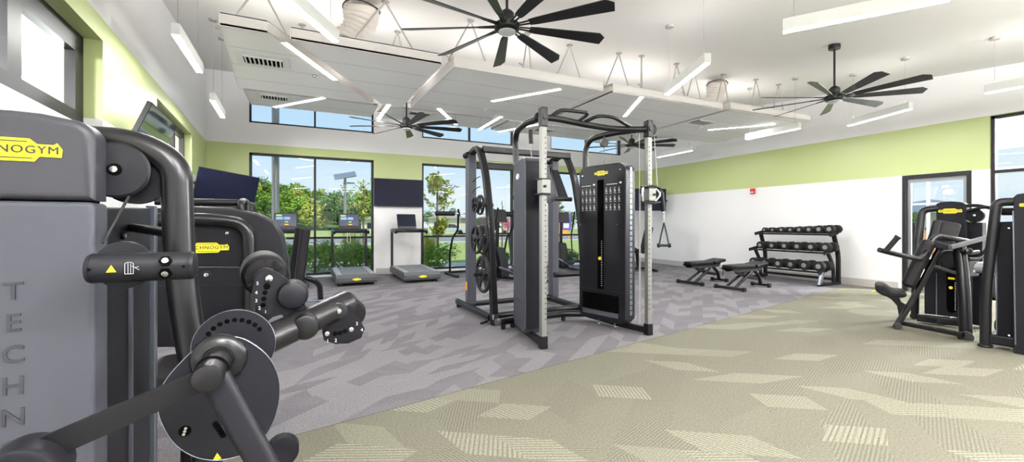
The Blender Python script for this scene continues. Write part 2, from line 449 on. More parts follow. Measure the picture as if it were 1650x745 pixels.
def struct(o, label=None):
    o['kind'] = 'structure'
    if label: o['label'] = label
    return o
fl = MB().box((4, 3, -.1), (15.5, 16.9, .2)).build('floor', 'carpet')
struct(fl, 'patterned carpet, mauve grey near the windows and olive green in the foreground')
c = MB()
y0, y1 = YS-.3, YB+.4
c.prism([(y0, ceil_z(y0)), (y1, ceil_z(y1)), (y1, ceil_z(y1)+.2), (y0, ceil_z(y0)+.2)], (-2.4, 0, 0), (0, 1, 0), (0, 0, 1), 13.1)
struct(c.build('ceiling', 'ceiling_paint'), 'pale sloping ceiling rising towards the windows')

def wall(name, O, D, L, th, out, openings, zt, label):
    """wall from O along D; openings (s0,s1,z0,z1) cut clean through"""
    O, D, out = V(O), V(D).normalized(), V(out).normalized()
    ss = sorted({0, L, *[q for o in openings for q in o[:2]]}); zs = sorted({0, zt, *[q for o in openings for q in o[2:]]})
    m = bmesh.new(); eps = 1e-6
    grid = {}
    def vt(i, j, k):
        key = (i, j, k)
        if key not in grid: grid[key] = m.verts.new(O+D*ss[i]+Z3*zs[j]+out*(th*k))
        return grid[key]
    def solid(i, j):
        if i < 0 or j < 0 or i >= len(ss)-1 or j >= len(zs)-1: return False
        a, b = (ss[i]+ss[i+1])/2, (zs[j]+zs[j+1])/2
        return not any(o[0] < a < o[1] and o[2] < b < o[3] for o in openings)
    for i in range(len(ss)-1):
        for j in range(len(zs)-1):
            if not solid(i, j): continue
            m.faces.new((vt(i, j, 0), vt(i+1, j, 0), vt(i+1, j+1, 0), vt(i, j+1, 0)))
            m.faces.new((vt(i, j, 1), vt(i, j+1, 1), vt(i+1, j+1, 1), vt(i+1, j, 1)))
            if not solid(i-1, j): m.faces.new((vt(i, j, 0), vt(i, j+1, 0), vt(i, j+1, 1), vt(i, j, 1)))
            if not solid(i+1, j): m.faces.new((vt(i+1, j, 0), vt(i+1, j, 1), vt(i+1, j+1, 1), vt(i+1, j+1, 0)))
            if not solid(i, j-1): m.faces.new((vt(i, j, 0), vt(i, j, 1), vt(i+1, j, 1), vt(i+1, j, 0)))
            if not solid(i, j+1): m.faces.new((vt(i, j+1, 0), vt(i+1, j+1, 0), vt(i+1, j+1, 1), vt(i, j+1, 1)))
    bmesh.ops.recalc_face_normals(m, faces=m.faces[:])
    b = MB(); b._add(m)
    return struct(b.build(name, 'wall_paint', flat=True), label)

WIN = [(-1.06, 1.61), (2.83, 5.51), (6.76, 9.46)]       # X ranges of the three window bays
x0 = -2.1
low = [(a-x0, b-x0, .05, 2.86) for a, b in WIN]; hi = [(a-x0, b-x0, 3.53, 4.22) for a, b in WIN]
wall('wall_back', (x0, YB, 0), X3, 12.6, .25, Y3, low+hi, 4.72, 'white window wall with a green painted band')
wall('wall_right', (XR, YS-.3, 0), Y3, YB-YS+.29, .2, X3, [(3.12-YS+.3, 4.06-YS+.3, .0, 2.17), (-.6-YS+.3, 2.905-YS+.3, 0.0, 3.04)], 4.55, 'long white wall with a green painted band and a glass door')
l0 = lw(YS-.3); LL = (LB-l0).length-.0
sy = lambda y: (lw(y)-l0).length
LOUT = V((-LD.y, LD.x, 0))
wall('wall_left', l0, LD, LL, .2, LOUT, [(sy(.9), sy(4.95), 2.03, 2.86), (sy(6.88), sy(9.41), 2.03, 2.86)], 4.55, 'side wall with high interior windows and a green painted band')
FW = [(.4, 3.1), (3.9, 6.6), (7.2, 9.8)]; fx = l0.x-.3  # unseen window openings added to bring in fill light
wall('wall_front', (fx, YS-.3, 0), X3, 12.2, .2, -Y3, [(a-fx, b-fx, .3, 3.0) for a, b in FW], 4.0, 'windowed wall behind the camera')

# baseboards
def bb(name, a, b, n):
    a, b, n = V(a), V(b), V(n)
    o = MB().obox((a+b)/2+n*.006+Z3*.075, (b-a), n, Z3, ((b-a).length, .012, .15), .004).build(name, 'board')
    return struct(o)
mat('base_vinyl', (.50, .47, .45), .5)
M['board'] = M['base_vinyl']
bb('baseboard_right', (XR, 4.12, 0), (XR, YB, 0), (-1, 0, 0))
bb('baseboard_right', (XR, 2.92, 0), (XR, 3.06, 0), (-1, 0, 0))
for a, b in ((lw(11.1).x, -1.1), (1.66, 2.78), (5.56, 6.71), (9.51, XR)): bb('baseboard_back', (a, YB, 0), (b, YB, 0), (0, -1, 0))
bb('baseboard_left', lw(YS), lw(11.1), -LOUT)

# windows
def window(name, O, D, n, w, z0, z1, vm, hm, fw=.05, fd=.09, label=None, refl=0):
    O, D, n = V(O), V(D).normalized(), V(n).normalized()
    b = MB(); e = .004
    def r(s0, s1, a, c): b.obox(O+D*(s0+s1)/2+Z3*(a+c)/2, D, n, Z3, (s1-s0, fd, c-a))
    r(e, w-e, z0+e, z0+fw); r(e, w-e, z1-fw, z1-e); r(e, fw, z0, z1); r(w-fw, w-e, z0, z1)
    for m_ in vm: r(m_-fw/2, m_+fw/2, z0+fw, z1-fw)
    for h in hm: r(fw, w-fw, h-fw/2, h+fw/2)
    o = struct(b.build(name, 'frame_black'), label)
    xs = [fw/2, *vm, w-fw/2]; zs = [z0+fw/2, *hm, z1-fw/2]
    for i in range(len(xs)-1):
        for j in range(len(zs)-1):
            g = MB().obox(O+D*(xs[i]+xs[i+1])/2+Z3*(zs[j]+zs[j+1])/2, D, n, Z3, (xs[i+1]-xs[i]-.01, .006, zs[j+1]-zs[j]-.01)).build('glass_pane', 'glass', o)
    return o
lab = ['window bay behind the left treadmills', 'window bay behind the smith rack', 'window bay furthest from the side wall']
for i, (a, b) in enumerate(WIN):
    window('window_%d' % (i+1), (a, YB+.08, 0), X3, Y3, b-a, .05, 2.86, [(b-a)/2], [.93], label='tall black framed '+lab[i])
    window('window_%d' % (i+4), (a, YB+.08, 0), X3, Y3, b-a, 3.53, 4.22, [(b-a)/2], [], fw=.04, label='high strip window above the '+lab[i])
p = lw(.9)+LOUT*.16
window('window_7', p, LD, LOUT, sy(4.95)-sy(.9), 2.03, 2.86, [1.0, 2.0, 2.95], [], fw=.17, fd=.07, label='interior window high on the side wall, nearest the camera')
p = lw(6.88)+LOUT*.14
window('window_8', p, LD, LOUT, sy(9.41)-sy(6.88), 2.03, 2.86, [.85, 1.7], [], fw=.1, fd=.07, label='interior window high on the side wall beside the tilted screen')
window('window_9', (XR+.08, -.6, 0), Y3, X3, 3.505, 0.0, 3.04, [1.2, 2.4], [2.12], label='black framed glass front at the edge of the right wall')
for i, (a, b) in enumerate(FW):
    window('window_%d' % (i+11), (a, YS-.45, 0), X3, Y3, b-a, .3, 3.0, [(b-a)/2], [2.1], label='tall window behind the camera')
    ld = bpy.data.lights.new('window_daylight', 'AREA'); ld.shape = 'RECTANGLE'; ld.size = 2.6; ld.size_y = 2.6; ld.energy = BACK_FILL; ld.color = (.90, .95, 1)  # area lamp added in each unseen window as fill
    lo = bpy.data.objects.new('window_daylight', ld); COL.objects.link(lo); lo.location = ((a+b)/2, YS-.55, 1.65); lo.rotation_euler = (PI/2, 0, 0)
# glass door
d = MB()
for a, b, z0, z1 in ((3.125, 3.18, 0, 2.165), (4.0, 4.055, 0, 2.165), (3.18, 4.0, 2.10, 2.165)):
    d.box((XR+.05, (a+b)/2, (z0+z1)/2), (.12, b-a, z1-z0))
do = struct(d.build('door_1', 'frame_black'), 'black framed glass door in the right wall')
d = MB()
for a, b, z0, z1 in ((3.185, 3.235, .01, 2.095), (3.945, 3.995, .01, 2.095), (3.235, 3.945, 2.03, 2.095), (3.235, 3.945, .01, .25)):
    d.box((XR+.07, (a+b)/2, (z0+z1)/2), (.045, b-a, z1-z0))
lf = d.build('door_leaf', 'steel_post', do)
MB().box((XR+.07, 3.59, 1.14), (.008, .72, 1.8)).build('glass_pane', 'glass', lf)
MB().tube([(XR+.03, 3.27, .95), (XR-.02, 3.27, .95), (XR-.02, 3.27, 1.25), (XR+.03, 3.27, 1.25)], .011, .02).build('pull_handle', 'chrome', lf)

# ---- adjoining rooms seen through the interior glass
MB().box((-4.0, 4.5, 1.9), (.1, 17, 3.9)).box((-3.0, -4.2, 1.9), (2.2, .1, 3.9)).box((-3.0, 12.4, 1.9), (2.2, .1, 3.9)).box((-3.05, 4.2, 3.65), (1.9, 16.6, .1)).box((-3.0, 4.2, -.05), (1.9, 16.6, .1)).build('wall_corridor', 'white_wall')['kind'] = 'structure'
# lobby beyond the right wall
m = MB()
m.box((12.0, -1.2, 1.8), (3.2, .1, 3.8)).box((12.0, 7.2, 1.8), (3.2, .1, 3.8)).box((12.0, 3, 3.66), (3.2, 8.4, .1)).box((12.0, 3, -.05), (3.2, 8.4, .1))
m.box((13.6, .95, 1.8), (.1, 4.3, 3.8)).box((13.6, 6.9, 1.8), (.1, .6, 3.8)).box((13.6, 4.85, 3.3), (.1, 3.5, .75)).box((13.6, 4.5, .2), (.1, 4.6, .5))
struct(m.build('wall_lobby', 'white_wall'), 'bright white lobby beyond the glass door')
mw = MB()
for y in (3.12, 4.0, 4.9, 5.8, 6.58): mw.box((13.58, y, 1.7), (.07, .05, 2.5))
for z in (.47, 1.75, 2.45, 2.9): mw.box((13.58, 4.85, z), (.06, 3.5, .05))
struct(mw.build('window_10', 'steel_post'), 'pale metal window seen through the glass door')

# ================================================================ CEILING CLOUDS
def solid_slab(poly, z0, z1, inset=0):
    return [(V(p).x, V(p).y) for p in poly]
def cloud(label, poly, z, th=.13, vents=(), sprinklers=(), rods=(), dz=0.):
    cx = sum(p[0] for p in poly)/len(poly); cy = sum(p[1] for p in poly)/len(poly)
    t = thing('ceiling_cloud', label, 'ceiling panel', (cx, cy, z), 0, 'suspended ceiling clouds')
    zz = lambda p: z
    MB().prism([(p[0], p[1]) for p in poly], (0, 0, z), X3, Y3, .02).build('tile_field', 'ceiling_tile', t)
    e = MB(); n = len(poly)
    for i in range(n):
        a, b = V((*poly[i], z+.065)), V((*poly[(i+1) % n], z+.065)); dd = (b-a).normalized(); nn = Z3.cross(dd)
        e.obox((a+b)/2+nn*.006, dd, nn, Z3, ((b-a).length+.001, .012, th+.012))
    e.prism([(p[0], p[1]) for p in poly], (0, 0, z+th-.01), X3, Y3, .01)
    e.build('edge_trim', 'panel_edge', t)
    xs = [p[0] for p in poly]; ys = [p[1] for p in poly]; wx, wy = (max(xs)-min(xs))*.62, (max(ys)-min(ys))*.62
    MB().box((cx, cy, z+th+.03), (wx, .06, .05), bev=.004).build('cove_strip', 'diffuser', t)  # strip added out of sight to dress the fill lamp
    ld = bpy.data.lights.new('cove_glow', 'AREA'); ld.shape = 'RECTANGLE'; ld.size = wx; ld.size_y = wy; ld.energy = TOP_FILL*wx*wy; ld.color = (1, .97, .94)  # upward fill lamp added to brighten ceiling and upper walls
    lo = bpy.data.objects.new('cove_glow', ld); COL.objects.link(lo); lo.parent = t; lo.location = (0, 0, th+.06); lo.rotation_euler = (PI, 0, 0)
    for vx, vy in vents:
        g = MB(); w, h = .42, .26
        g.box((vx, vy, z-.006), (.58, .42, .008), bev=.003)
        gg = g.build('vent_plate', 'white_metal', t)
        k = MB(); k.box((vx, vy, z-.011), (w, h, .003)); k.build('vent_throat', 'hole_black', gg)
        k = MB()
        for i in range(9):
            R = Matrix.Rotation(.7, 3, 'Y' if i % 2 == 0 else 'Y')
            k.box((vx-w/2+w*(i+.5)/9, vy, z-.02), (.006, h, .02), R)
        for q in (-h/2, h/2): k.box((vx, vy+q, z-.016), (w, .012, .018))
        k.build('louvre', 'white_metal', gg)
    for x, y in sprinklers:
        MB().lathe((x, y, z), (0, 0, -1), [(0, 0), (.04, 0), (.038, .006), (.012, .008), (.01, .03), (.022, .033), (0, .036)], 16).build('sprinkler_head', 'chrome', t)
    for x, y, sp, ang in rods:
        c_, s__ = math.cos(ang), math.sin(ang); r = MB(); ct = ceil_z(y)-.0
        top = V((x, y, ct-.005))
        for q in (-1, 1):
            ft = V((x+sp*q*c_, y+sp*q*s__, z+th)); r.tube([top, ft], .011, n=8)
            r.tube([ft, ft+V((0, 0, .05)), ft+V((.06*q, 0, .07))], .009, n=6)
        r.cyl(top-Z3*.01, top, .05, 14)
        r.build('hanger_rod', 'rod', t)
    return t
Z1, Z2 = 3.28, 3.60
cloud('narrow wedge ceiling cloud at the left end of the front row', [(-.76, 5.22), (-.33, 5.22), (1.08, 7.5), (-.85, 7.5)], Z1, vents=[(-.43, 6.13)], sprinklers=[(.15, 6.4)], rods=[(-.45, 5.9, .38, .2), (.0, 7.1, .4, 1.2)])
cloud('triangular ceiling cloud in the front row beneath the flexible duct', [(-.12, 5.27), (1.59, 5.27), (1.55, 7.52), (1.25, 7.52)], Z1, rods=[(.95, 5.6, .45, 0.1), (.55, 5.9, .35, 1.2), (1.3, 6.6, .3, .6)])
cloud('rectangular ceiling cloud in the front row behind the nearest fan', [(1.75, 5.27), (4.10, 5.24), (4.1, 7.5), (1.70, 7.5)], Z1, rods=[(2.1, 5.6, .4, .4), (3.0, 5.6, .4, .9), (3.8, 5.7, .35, .2)], sprinklers=[(2.9, 7.0)])
cloud('large rectangular ceiling cloud in the front row above the cable towers', [(4.27, 5.22), (6.70, 5.2), (6.73, 7.5), (4.27, 7.5)], Z1, rods=[(4.7, 5.6, .4, .3), (5.1, 5.5, .35, .8), (5.9, 5.5, .3, 1.2), (6.45, 5.6, .3, .2)], vents=[(5.0, 7.1)])
cloud('ceiling cloud at the right end of the front row', [(6.80, 5.12), (9.0, 5.02), (9.25, 7.4), (6.83, 7.5)], Z1, vents=[(7.1, 5.97)], sprinklers=[(7.45, 6.3)], rods=[(7.1, 5.5, .35, .3), (7.9, 5.4, .3, 1.0), (8.6, 5.4, .3, .2)])
cloud('rear row ceiling cloud nearest the side wall', [(-.92, 8.75), (1.35, 8.75), (1.35, 9.78), (-.9, 9.78)], Z2, vents=[(-.46, 9.03)], sprinklers=[(-.1, 9.3)])
cloud('middle ceiling cloud of the rear row', [(1.5, 8.75), (4.05, 8.75), (4.05, 9.78), (1.5, 9.78)], Z2, vents=[(2.24, 9.0)])
cloud('rear row ceiling cloud furthest from the side wall', [(4.2, 8.75), (8.9, 8.6), (7.6, 9.82), (4.2, 9.78)], Z2, vents=[(5.4, 9.2)])

def duct(label, p0, p1, r):
    p0, p1 = V(p0), V(p1); b = MB(); L = 26; pts = []
    mid = (p0+p1)/2+V((.16, .06, 0))
    for i in range(L+1):
        t = i/L; pts.append(p0*(1-t)**2+mid*2*t*(1-t)+p1*t*t)
    b.tube(pts, [r*(1+.05*math.sin(i*2.2)+.10*math.sin(i*.35)) for i in range(L+1)], n=26)
    o = b.build('flexible_duct', 'duct', ang=60)
    tag(o, label, 'duct')
    for q in (.08, .82):
        c0 = pts[int(q*L)]; k = MB(); k.tube([c0+V((math.cos(a), math.sin(a), 0.08*math.sin(a*2)))*(r*1.13) for a in [2*PI*i/24 for i in range(24)]], .008, n=6, closed=True); k.build('strap', 'frame_black', o)
duct('wrinkled beige flexible duct dropping onto the triangular ceiling cloud', (.68, 5.75, 4.04), (.42, 5.85, 3.44), .2)
duct('wrinkled beige flexible duct dropping near the right end of the ceiling clouds', (7.25, 5.75, 4.04), (7.15, 5.85, 3.44), .17)

# ================================================================ PENDANT LIGHTS
def pendant(label, a, b, z=3.05, lamp=True, up=True, w=.075, h=.11):
    a, b = V((a[0], a[1], z)), V((b[0], b[1], z)); m_ = (a+b)/2; L = (b-a).length
    rz = math.atan2(b.y-a.y, b.x-a.x)
    t = thing('pendant_light', label, 'light', m_, rz, 'linear pendant lights')
    D = V((math.cos(rz), math.sin(rz), 0)); Nn = V((-D.y, D.x, 0))
    MB().obox(m_+Z3*(h/2+.004), D, Nn, Z3, (L, w, h), .003, 1).build('housing', 'white_metal', t)
    MB().obox(m_, D, Nn, Z3, (L-.012, w-.012, .012), .002, 1).build('diffuser', 'diffuser', t)
    if LP_UP > 20: MB().obox(m_+Z3*(h+.005), D, Nn, Z3, (L-.03, w-.03, .006)).build('uplight', 'diffuser', t)  # glowing top strip, only on the added fill pendants
    for q in (-.42, .42):
        p = m_+D*(L*q)
        ct = ceil_z(p.y); ok = True
        MB().tube([p+Z3*h, V((p.x, p.y, ct-.01))], .0028, n=6).cyl((p.x, p.y, ct-.03), (p.x, p.y, ct), .055, 18, .008).build('suspension_cable', 'rod', t)
    if lamp:
        for s, e in ((-1, LP_DOWN), (1, LP_UP)):  # second lamp is an added upward fill for the ceiling
            if s > 0 and (m_.y > 1.5 and m_.y < 2.6 and m_.x < 5 or 4.8 < m_.y < 9.9 and m_.x > -1.0 or m_.x < -.8): continue
            ld = bpy.data.lights.new('pendant_glow', 'AREA'); ld.shape = 'RECTANGLE'; ld.size = L-.03; ld.size_y = w; ld.energy = e; ld.color = (1, .975, .955)
            lo = bpy.data.objects.new('pendant_glow', ld); COL.objects.link(lo)
            lo.parent = t; lo.location = (0, 0, -.012 if s < 0 else h+.012); lo.rotation_euler = (0, 0, 0) if s < 0 else (PI, 0, 0)
LP_DOWN, LP_UP = 13., 1.6
def recessed(label, a, b, z):
    a, b = V((a[0], a[1], z)), V((b[0], b[1], z)); m_ = (a+b)/2; L = (b-a).length
    rz = math.atan2(b.y-a.y, b.x-a.x)
    t = thing('linear_light', label, 'light', m_, rz, 'linear lights along the ceiling clouds')
    D = V((math.cos(rz), math.sin(rz), 0)); Nn = V((-D.y, D.x, 0))
    MB().obox(m_+Z3*.006, D, Nn, Z3, (L, .078, .011), .002, 1).build('housing', 'white_metal', t)
    MB().obox(m_-Z3*.001, D, Nn, Z3, (L-.012, .066, .006), .002, 1).build('diffuser', 'diffuser', t)
    ld = bpy.data.lights.new('light_glow', 'AREA'); ld.shape = 'RECTANGLE'; ld.size = L-.03; ld.size_y = .07; ld.energy = LP_DOWN; ld.color = (1, .975, .955)
    lo = bpy.data.objects.new('light_glow', ld); COL.objects.link(lo); lo.parent = t; lo.location = (0, 0, -.012)
    for q in ((-.42, .42) if m_.y > 7.6 else ()):
        p = m_+D*(L*q); MB().tube([p+Z3*.01, V((p.x, p.y, ceil_z(p.y)-.01))], .0028, n=6).build('suspension_cable', 'rod', t)
def ext(a, b, L=1.17):
    a, b = V(a), V(b); m_ = (a+b)/2; d = (b-a).normalized()
    return (m_-d*L/2), (m_+d*L/2)
PL = [
 ((-1.08, 5.06), (-1.09, 6.19), 'lit white linear pendant close to the side wall, the nearer of the two there'),
 ((-1.17, 7.5), (-1.20, 8.65), 'short looking lit pendant hanging by the far corner of the side wall'),
 ((-.37, 3.45), (.30, 4.57), 'lit pendant cut off by the top of the picture above the wedge ceiling cloud'),
 ((-0.181, 5.388), (0.417, 6.474), 'lit linear light crossing the gap beside the wedge ceiling cloud', 3.268),
 ((-0.431, 8.439), (0.319, 7.452), 'lit linear light just above the first strip window', 3.268),
 ((1.311, 8.529), (1.315, 7.407), 'lit linear light partly behind the blades of the fan by the windows', 3.268),
 ((2.130, 7.269), (2.808, 8.307), 'lit linear light right of the fan by the windows', 3.268),
 ((2.789, 6.469), (3.461, 5.426), 'lit linear light slanting below the rectangular cloud behind the nearest fan', 3.268),
 ((3.378, 8.529), (3.344, 7.294), 'lit linear light beyond the cable tower, left of the silver pole', 3.268),
 ((3.839, 8.548), (4.331, 7.410), 'lit linear light low over the top of the left cable tower', 3.268),
 ((5.413, 6.286), (4.822, 5.195), 'lit linear light directly above the pull-up handles', 3.268),
 ((4.55, 4.41), (4.06, 3.34), 'lit deep bodied pendant nearest the middle of the room'),
 ((4.04, 2.5), (4.66, 1.54), 'largest lit pendant running out of the top edge on the right'),
 ((7.785, 6.402), (8.565, 5.438), 'lit linear light under the cloud at the right end of the row', 3.268),
 ((8.45, 5.99), (8.38, 4.86), 'lit pendant between the right fan and the green band'),
 ((8.97, 4.35), (8.52, 3.28), 'lit pendant below the blades of the right hand fan'),
 ((8.44, 2.45), (8.48, 1.3), 'lit pendant cut off by the right edge of the picture'),
 ((8.58, 8.64), (8.54, 7.48), 'lit pendant farthest away by the right wall'),
]
for q_ in PL:
    if len(q_) == 4: recessed(q_[2], q_[0], q_[1], q_[3])
    else: pendant(q_[2], q_[0], q_[1])
for a, b in (((1.2, -.9), (2.2, -.5)), ((6.4, -.3), (7.4, -.8)), ((2.0, -2.6), (3.0, -2.2)), ((5.6, -1.8), (6.3, -2.7)), ((8.6, -2.4), (9.0, -1.3)), ((-.4, -1.6), (.2, -.7)), ((3.6, -1.4), (4.4, -.8))):
    LP_DOWN, LP_UP = 60., 300.  # unseen pendants added to bounce fill light off the ceiling
    pendant('lit linear pendant behind the camera', a, b)

# ================================================================ CEILING FANS
def fan(label, x, y, z, rot):
    t = thing('ceiling_fan', label, 'fan', (x, y, z), rot, 'large nine blade ceiling fans')
    W_ = V((x, y, z))
    MB().cyl(W_+V((0, 0, ceil_z(y)-z-.07)), W_+V((0, 0, ceil_z(y)-z+.003)), .075, 28, .008).build('canopy', 'fan_black', t)
    MB().cyl(W_+V((0, 0, .14)), W_+V((0, 0, ceil_z(y)-z-.06)), .014, 14).build('downrod', 'fan_black', t)
    MB().lathe(W_, Z3, [(.05, -.055), (.1, -.05), (.125, -.03), (.128, .02), (.1, .035), (.075, .05), (.072, .13), (.055, .15), (.03, .17), (0, .172)], 36).build('motor_housing', 'fan_black', t)
    MB().lathe(W_-Z3*.05, -Z3, [(0, -.005), (.088, -.005), (.088, .01), (.06, .028), (0, .034)], 32).build('lens', 'fan_lens', t)
    nb = 9
    for k in range(nb):
        a = 2*PI*k/nb+rot; D = V((math.cos(a), math.sin(a), 0)); T = V((-D.y, D.x, 0)); pit = -.33
        Tn = T*math.cos(pit)+Z3*math.sin(pit); Nn = D.cross(Tn)
        po = [(.24, -.038), (.30, -.045), (1.00, -.082), (1.075, -.03), (1.06, .072), (.30, .045), (.24, .038)]
        b = MB().prism(po, W_-Nn*.004, D, Tn, .009, .003, 1).build('blade', 'fan_blade', t, ang=25)
        MB().bar(W_+D*.10+T*.018, W_+D*.29+Tn*.02, .014, .012).bar(W_+D*.10-T*.018, W_+D*.29-Tn*.02, .014, .012).build('blade_arm', 'fan_black', b)
fan('large black ceiling fan nearest the camera, at the top centre', 1.85, 3.9, 3.24, .53)
fan('large black ceiling fan over the right side of the room', 7.05, 3.6, 3.12, .60)
fan('black ceiling fan near the windows on the left', 1.78, 8.2, 3.12, .59)
fan('black ceiling fan partly behind the silver pole of the cable tower', 7.20, 8.1, 3.18, .28)

# ================================================================ WALL ITEMS
def tv(label, c, R, w, h, arm_to=None, name='wall_television', scr='screen'):
    c = V(c); X, Y, Z = [V(q) for q in R.transposed()]
    t = thing(name, label, 'television', c)
    MB().obox(c, X, Y, Z, (w, .045, h), .006).build('casing', 'screen_frame', t)
    MB().obox(c-Y*.0235, X, Y, Z, (w-.02, .003, h-.02)).build('screen', scr, t)
    if arm_to is not None:
        a = V(arm_to); MB().obox(c+Y*.04, X, Y, Z, (.4, .03, .3)).bar(c+Y*.05, a, .05, .05).build('wall_bracket', 'frame_black', t)
    return t
def RM(yaw, pitch=0., roll=0.):
    return Matrix.Rotation(yaw, 3, 'Z') @ Matrix.Rotation(pitch, 3, 'X') @ Matrix.Rotation(roll, 3, 'Y')
tv('black wall television between two tall windows above a treadmill', (2.22, 11.08, 2.055), RM(0), 1.24, .70, (2.22, 11.16, 2.05))
tv('tilted black television hanging in front of the far corner of the side wall', P(366, 304, d=8.0), RM(math.radians(24), math.radians(12), math.radians(7)), 1.0, .62, (-1.79, 9.3, 2.0))
tv('television tipped forward high on the side wall, mirroring the windows', (-1.40, 5.62, 2.14), RM(math.radians(88), math.radians(20), math.radians(4)), .85, .56, (-1.6, 5.65, 2.15), scr='mirror_screen')
tv('wall television behind the silver pole of the right cable tower', (9.36, 9.72, 1.99), RM(math.radians(-18)), .98, .66, (10.2, 9.9, 1.99))
tv('far end screen of the right wall beyond the cable handle', (9.95, 9.75, 1.93), RM(math.radians(-80)), .85, .62, (10.2, 9.8, 1.93)) if False else None
fa = thing('fire_alarm', 'small red fire alarm pull station under the green band', 'alarm', (XR, 7.04, 2.09))
MB().box((XR-.025, 7.04, 2.09), (.05, .12, .13), bev=.008).build('body', 'red', fa)
MB().box((XR-.055, 7.04, 2.06), (.012, .08, .03), bev=.003).text('PULL', .022, (XR-.051, 7.04, 2.13), (0, -1, 0), Z3).build('pull_bar', 'white_mark', fa)
ls = thing('light_switch', 'white light switch plate beside the glass door', 'switch', (XR, 4.2, 1.16))
MB().box((XR-.005, 4.2, 1.16), (.01, .17, .13), bev=.003).build('cover_plate', 'white_plastic', ls)
for q in (-.035, .035): MB().box((XR-.013, 4.2+q, 1.16), (.008, .035, .065), bev=.002).build('rocker', 'white_plastic', ls)
def occ(label, x, y, z, n):
    n = V(n); p_ = V((x, y, z)); o = MB().lathe(p_, n, [(0, 0), (.035, 0), (.03, .02), (.012, .03), (0, .035)], 16).build('smoke_detector', 'white_plastic'); return tag(o, label, 'sensor')
occ('small white sensor on the far wall right of the strip windows', 10.0, 11.155, 3.0, (0, -1, 0))

# ================================================================ LIGHT
w = bpy.data.worlds.new('sky'); bpy.context.scene.world = w; w.use_nodes = True
nt = w.node_tree; bg = nt.nodes['Background']
tc = N(nt, 'ShaderNodeTexCoord'); sp = N(nt, 'ShaderNodeSeparateXYZ'); nt.links.new(tc.outputs['Generated'], sp.inputs[0])
rmp = N(nt, 'ShaderNodeValToRGB'); nt.links.new(sp.outputs['Z'], rmp.inputs[0])
e = rmp.color_ramp.elements; e[0].position = .0; e[0].color = (.74, .84, .93, 1); e[1].position = .5; e[1].color = (.33, .58, .90, 1)
e2 = rmp.color_ramp.elements.new(.16); e2.color = (.55, .76, .95, 1)
nz = N(nt, 'ShaderNodeTexNoise'); nz.inputs['Scale'].default_value = 2.2; nz.inputs['Detail'].default_value = 2
mp = N(nt, 'ShaderNodeMapping'); mp.inputs['Scale'].default_value = (1, 1, 4); nt.links.new(tc.outputs['Generated'], mp.inputs[0]); nt.links.new(mp.outputs[0], nz.inputs['Vector'])
cr = N(nt, 'ShaderNodeMapRange'); cr.inputs[1].default_value = .42; cr.inputs[2].default_value = .80; nt.links.new(nz.outputs['Fac'], cr.inputs[0])
lowm = N(nt, 'ShaderNodeMapRange'); lowm.inputs[1].default_value = .18; lowm.inputs[2].default_value = .04; nt.links.new(sp.outputs['Z'], lowm.inputs[0])
cm = mth(nt, 'MULTIPLY', cr.outputs[0], lowm.outputs[0])
nt.links.new(mixc(nt, cm, rmp.outputs[0], (.92, .94, .95)), bg.inputs['Color'])
bg.inputs['Strength'].default_value = .58
sun = bpy.data.lights.new('sun', 'SUN'); sun.energy = 2.6; sun.angle = .02; sun.color = (1, .95, .86)
so = bpy.data.objects.new('sun', sun); COL.objects.link(so); so.rotation_euler = (math.radians(42), 0, math.radians(20)); so.location = (0, -10, 20)
for loc, sz, e_ in (((-3.0, 1.5, 2.6), 3, 330), ((-3.0, 8, 2.6), 3, 330), ((12, 2.0, 2.8), 2.4, 1100)):
    ld = bpy.data.lights.new('room_lamp', 'POINT'); ld.shadow_soft_size = .25; ld.energy = e_  # bare lamps added to brighten the corridor and lobby
    lo = bpy.data.objects.new('room_lamp', ld); COL.objects.link(lo); lo.location = loc
# ================================================================ CABLE STATION (dual adjustable pulleys)
def plate_disc(m, c, axis, R, th=.04, holes=5):
    """weight plate with rim, hub and real openings, centred at c"""
    x, y, z = frame_of(axis); c = V(c)
    m.lathe(c-z*th/2, z, [(R*.84, 0), (R*.97, 0), (R, th*.2), (R, th*.8), (R*.97, th), (R*.84, th), (R*.82, th*.8), (R*.82, th*.2), (R*.84, 0)], 40)
    m.lathe(c-z*th/2, z, [(0, 0), (R*.30, 0), (R*.34, th*.25), (R*.34, th*.75), (R*.30, th), (0, th)], 28)
    for k in range(holes):
        a = 2*PI*k/holes+.3; d0 = x*math.cos(a)+y*math.sin(a); e0 = z.cross(d0)
        m.poly3([c+d0*(R*.28)-e0*R*.07-z*th*.3, c+d0*(R*.84)-e0*R*.12-z*th*.3, c+d0*(R*.84)+e0*R*.12-z*th*.3, c+d0*(R*.28)+e0*R*.07-z*th*.3], z, th*.6)
    return m
st = thing('cable_crossover', 'large twin tower cable station with silver poles in the middle of the room', 'gym machine', (2.85, 4.2, 0))
def tower(A, B, nrm, slot):
    """weight housing: face runs A->B (floor points), thickness along nrm"""
    A, B, nrm = V((*A, 0)), V((*B, 0)), V((*nrm, 0)).normalized(); D = (B-A).normalized(); w = (B-A).length
    t = .20; zb, zt = .07, 1.985; r = .11
    po = [(0, zb+.06), (.06, zb), (w-.06, zb), (w, zb+.06)]
    for k in range(7): a = PI/2*k/6; po.append((w-r+r*math.cos(a), zt-r+r*math.sin(a)))
    for k in range(7): a = PI/2+PI/2*k/6; po.append((r+r*math.cos(a), zt-r+r*math.sin(a)))
    c = MB(); c.poly3([A+D*p[0]+Z3*p[1] for p in po], nrm, t, .018)
    return c.build('weight_housing', 'shroud', st), A, B, D, nrm, w, t
